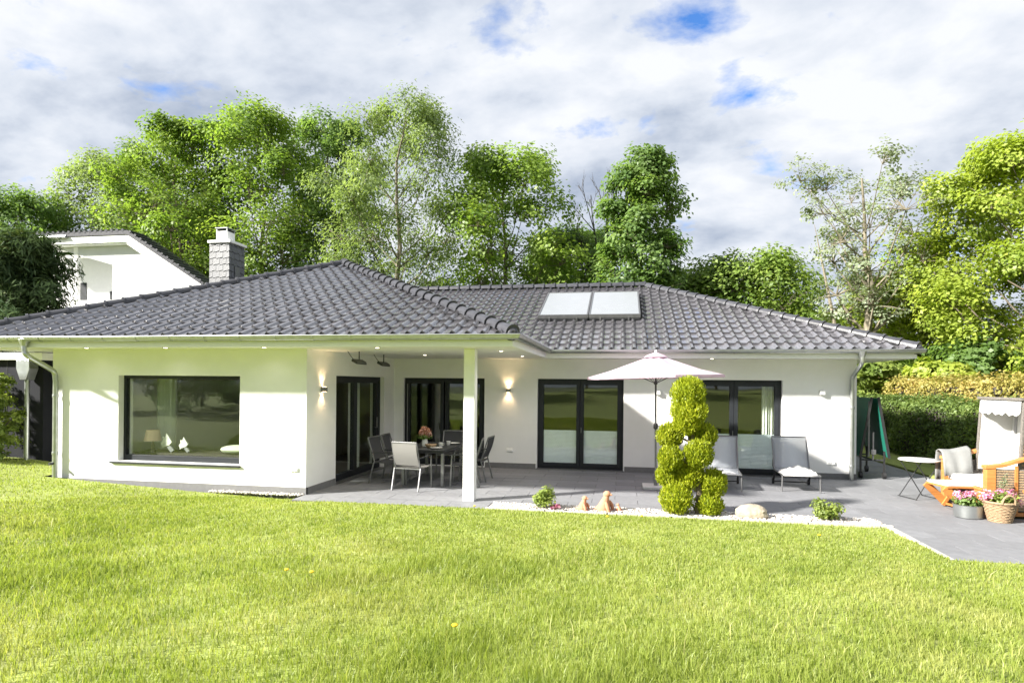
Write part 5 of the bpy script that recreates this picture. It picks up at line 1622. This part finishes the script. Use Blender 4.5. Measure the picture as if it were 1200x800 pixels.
# hood: reclined a little, open to -x
lean_ = R(3.5)
hx = lambda x, y, z: Vector((.10 + x * math.cos(lean_) + (z - .5) * math.sin(lean_), y, .5 + (z - .5) * math.cos(lean_) - x * math.sin(lean_)))
hood = MB()
hood.box(.42, .47, -.60, .60, .50, 1.86, hx); hood.box(-.10, .42, -.60, -.565, .62, 1.86, hx); hood.box(-.10, .42, .565, .60, .62, 1.86, hx); hood.box(-.14, .47, -.60, .60, 1.86, 1.90, hx)
ho = hood.build('hood', MT['wickergrey'], BC)
m = MB(); m.box(.385, .418, -.56, .56, .50, 1.84, hx); m.box(-.08, .385, -.563, -.53, .64, 1.84, hx); m.box(-.08, .385, .53, .563, .64, 1.84, hx); m.box(-.10, .385, -.53, .53, 1.80, 1.85, hx); m.build('hood_lining', MT['cloth'], ho)
for k in range(5):
    y = -.42 + k * .21
    m = MB(); m.box(.375, .384, y - .035, y + .035, .58, 1.62, hx); m.build('hood_stripe', MT['stripe'], ho)
m = MB()
nv = 12
for i in range(nv + 1):
    y = -.56 + 1.12 * i / nv; z = 1.66 - .03 * abs(math.sin(i * math.pi / 2 * .5)) ; m.v += [hx(-.12, y, 1.86), hx(-.125, y, z - (.035 if i % 2 else 0))]
m.f += [(2 * i, 2 * i + 1, 2 * i + 3, 2 * i + 2) for i in range(nv)]
m.build('hood_valance', MT['cloth'], ho)
m = MB(); m.box(-.105, -.075, -.615, -.56, .60, 1.90, hx); m.box(-.105, -.075, .56, .615, .60, 1.90, hx); m.box(-.15, -.12, -.615, .615, 1.865, 1.91, hx); m.build('hood_rim', MT['wickergrey'], ho)
for z in np.arange(.66, 1.86, .06):
    m = MB(); m.bar(hx(-.10, -.603, z), hx(.46, -.603, z), .012, .03); m.build('hood_strand', MT['wicker'], ho)
m = MB(); m.box(.22, .375, -.54, .54, .55, 1.06, hx); m.build('back_cushion', MT['cloth'], BC, bevel=.04)
# footrest, pulled out to the front
FR = empty('footrest', (5.60, 11.55, 0), R(8), 'slanted wooden footrest with white pad in front of the beach chair', 'footrest')
m = MB(); m.box(-.30, .38, -.28, .28, .39, .42); m.build('board', MT['wood'], FR, bevel=.006)
m = MB(); m.box(-.29, .36, -.27, .27, .42, .46); m.build('pad', MT['cloth'], FR, bevel=.015)
for s_ in (-1, 1):
    m = MB(); m.bar((-.32, s_ * .25, .40), (.06, s_ * .25, .02), .12, .03, (0, 1, 0)); m.build('leg', MT['wood'], FR, bevel=.005)
    m = MB(); m.bar((.20, s_ * .22, .39), (-.04, s_ * .22, .02), .06, .03, (0, 1, 0)); m.build('leg', MT['wood'], FR, bevel=.005)
m = MB(); m.bar((.02, -.25, .05), (.02, .25, .05), .04, .03); m.build('crossbar', MT['wood'], FR)
# blanket over the far armrest
m = MB(); N1, N2 = 14, 16
prof_ = [(-.20, .44), (-.175, .62), (-.14, .80), (-.10, .905), (0, .945), (.09, .915), (.125, .75), (.13, .52), (.14, .30)]
for i in range(N1 + 1):
    u = i / N1
    for j, (yy, zz) in enumerate(prof_):
        drop = .07 * (u if u < .75 else .75)
        wv = .016 * math.sin(u * 14 + j * .6) * (1 if j in (0, 1, 7, 8) else .3)
        m.v.append(Vector((-.56 + .46 * u, yy + wv, zz + (.0 if 2 < j < 6 else .02 * math.sin(u * 9)) + max(0, u - .4) * .12 + (.05 * (1 - u) if j < 2 else 0))))
w_ = len(prof_)
for i in range(N1):
    for j in range(w_ - 1): m.f.append((i * w_ + j, (i + 1) * w_ + j, (i + 1) * w_ + j + 1, i * w_ + j + 1))
for k in range(w_): pass
o = m.build('blanket', MT['greycloth'], None, True); md = o.modifiers.new('thick', 'SOLIDIFY'); md.thickness = .014; md.offset = 1
o.location = (6.22, 12.20, 0); tag(o, 'grey wool blanket thrown over the armrest of the beach chair', 'blanket')


# planters
def planter(name, label, loc, tub, seed, cols):
    o = empty(name, loc, 0, label, 'planter')
    tub(o)
    return o


def zinc_tub(o):
    m = MB(); m.lathe([(.17, 0), (.19, .01), (.205, .20), (.215, .205), (.205, .21), (.19, .19), (.18, .17), (.0, .17)], n=28); m.build('tub', MT['zinc'], o, True)
    foliage('leaves', [((.12 * math.cos(k * .9), .12 * math.sin(k * .9), .26 + .02 * (k % 2)), (.09, .09, .08)) for k in range(7)], LF['mid'], o, 520, .06, .035, 41, False, .7, .5, .6, .35)
    foliage('blossoms', [((-.02, -.05, .37), (.08, .08, .06)), ((.08, .04, .37), (.06, .06, .05)), ((-.15, -.04, .33), (.06, .06, .05)), ((-.1, .1, .36), (.06, .06, .05))], LF['flower'], o, 260, .04, .036, 42, False, .7, .6, .5, .3)


planter('flower_tub', 'round zinc tub of pink and white flowers in front of the beach chair', (5.47, 10.86, 0), zinc_tub, 1, None)


def basket(o):
    prof2 = [(.13, 0), (.15, .02), (.185, .16), (.215, .30)]
    m = MB(); m.lathe([(.12, 0), (.14, .01), (.20, .29), (.185, .28), (.0, .27)], n=24); m.build('liner', MT['wickergrey'], o, True)
    for i in range(12):   # woven rounds
        t = i / 11; r_ = .145 + .07 * t; z = .012 + .285 * t
        m = MB(); P = [(r_ * math.cos(a) * (1 + .022 * (1 if (k + i) % 2 else -1)), r_ * math.sin(a) * (1 + .022 * (1 if (k + i) % 2 else -1)), z) for k, a in enumerate([2 * math.pi * q / 28 for q in range(29)])]
        m.tube(P, .0135, 5, False); m.build('woven_round', MT['wicker'], o, True)
    m = MB(); m.tube([(.222 * math.cos(2 * math.pi * q / 28), .222 * math.sin(2 * math.pi * q / 28), .305) for q in range(29)], .02, 6, False); m.build('rim', MT['wicker'], o, True)
    for s_ in (-1, 1):
        m = MB(); m.tube(curve([(-.09, s_ * .215, .30), (-.07, s_ * .24, .40), (.0, s_ * .245, .44), (.07, s_ * .24, .40), (.09, s_ * .215, .30)]), .015, 6); m.build('handle', MT['wicker'], o, True)
    foliage('leaves', [((.13 * math.cos(k * .8), .13 * math.sin(k * .8), .36 + .03 * (k % 2)), (.09, .09, .08)) for k in range(8)], LF['bush'], o, 520, .06, .035, 51, False, .7, .5, .4, .35)
    foliage('blossoms', [((-.20, -.04, .40), (.10, .10, .085)), ((0, .02, .45), (.07, .07, .06)), ((.14, -.02, .44), (.07, .07, .06)), ((.26, 0, .30), (.06, .06, .05)), ((.08, -.1, .42), (.05, .05, .05))], LF['flower'], o, 340, .04, .036, 52, False, .7, .6, .42, .3)
    foliage('flower_spike', [((.04 + .04 * k, .08, .52 + .06 * k), (.03, .03, .09)) for k in range(3)], LF['pale'], o, 150, .04, .015, 53, False, .7, .5, .6, .3)


planter('flower_basket', 'woven wicker basket of pink flowers beside the zinc tub', (5.79, 10.62, 0), basket, 2, None)
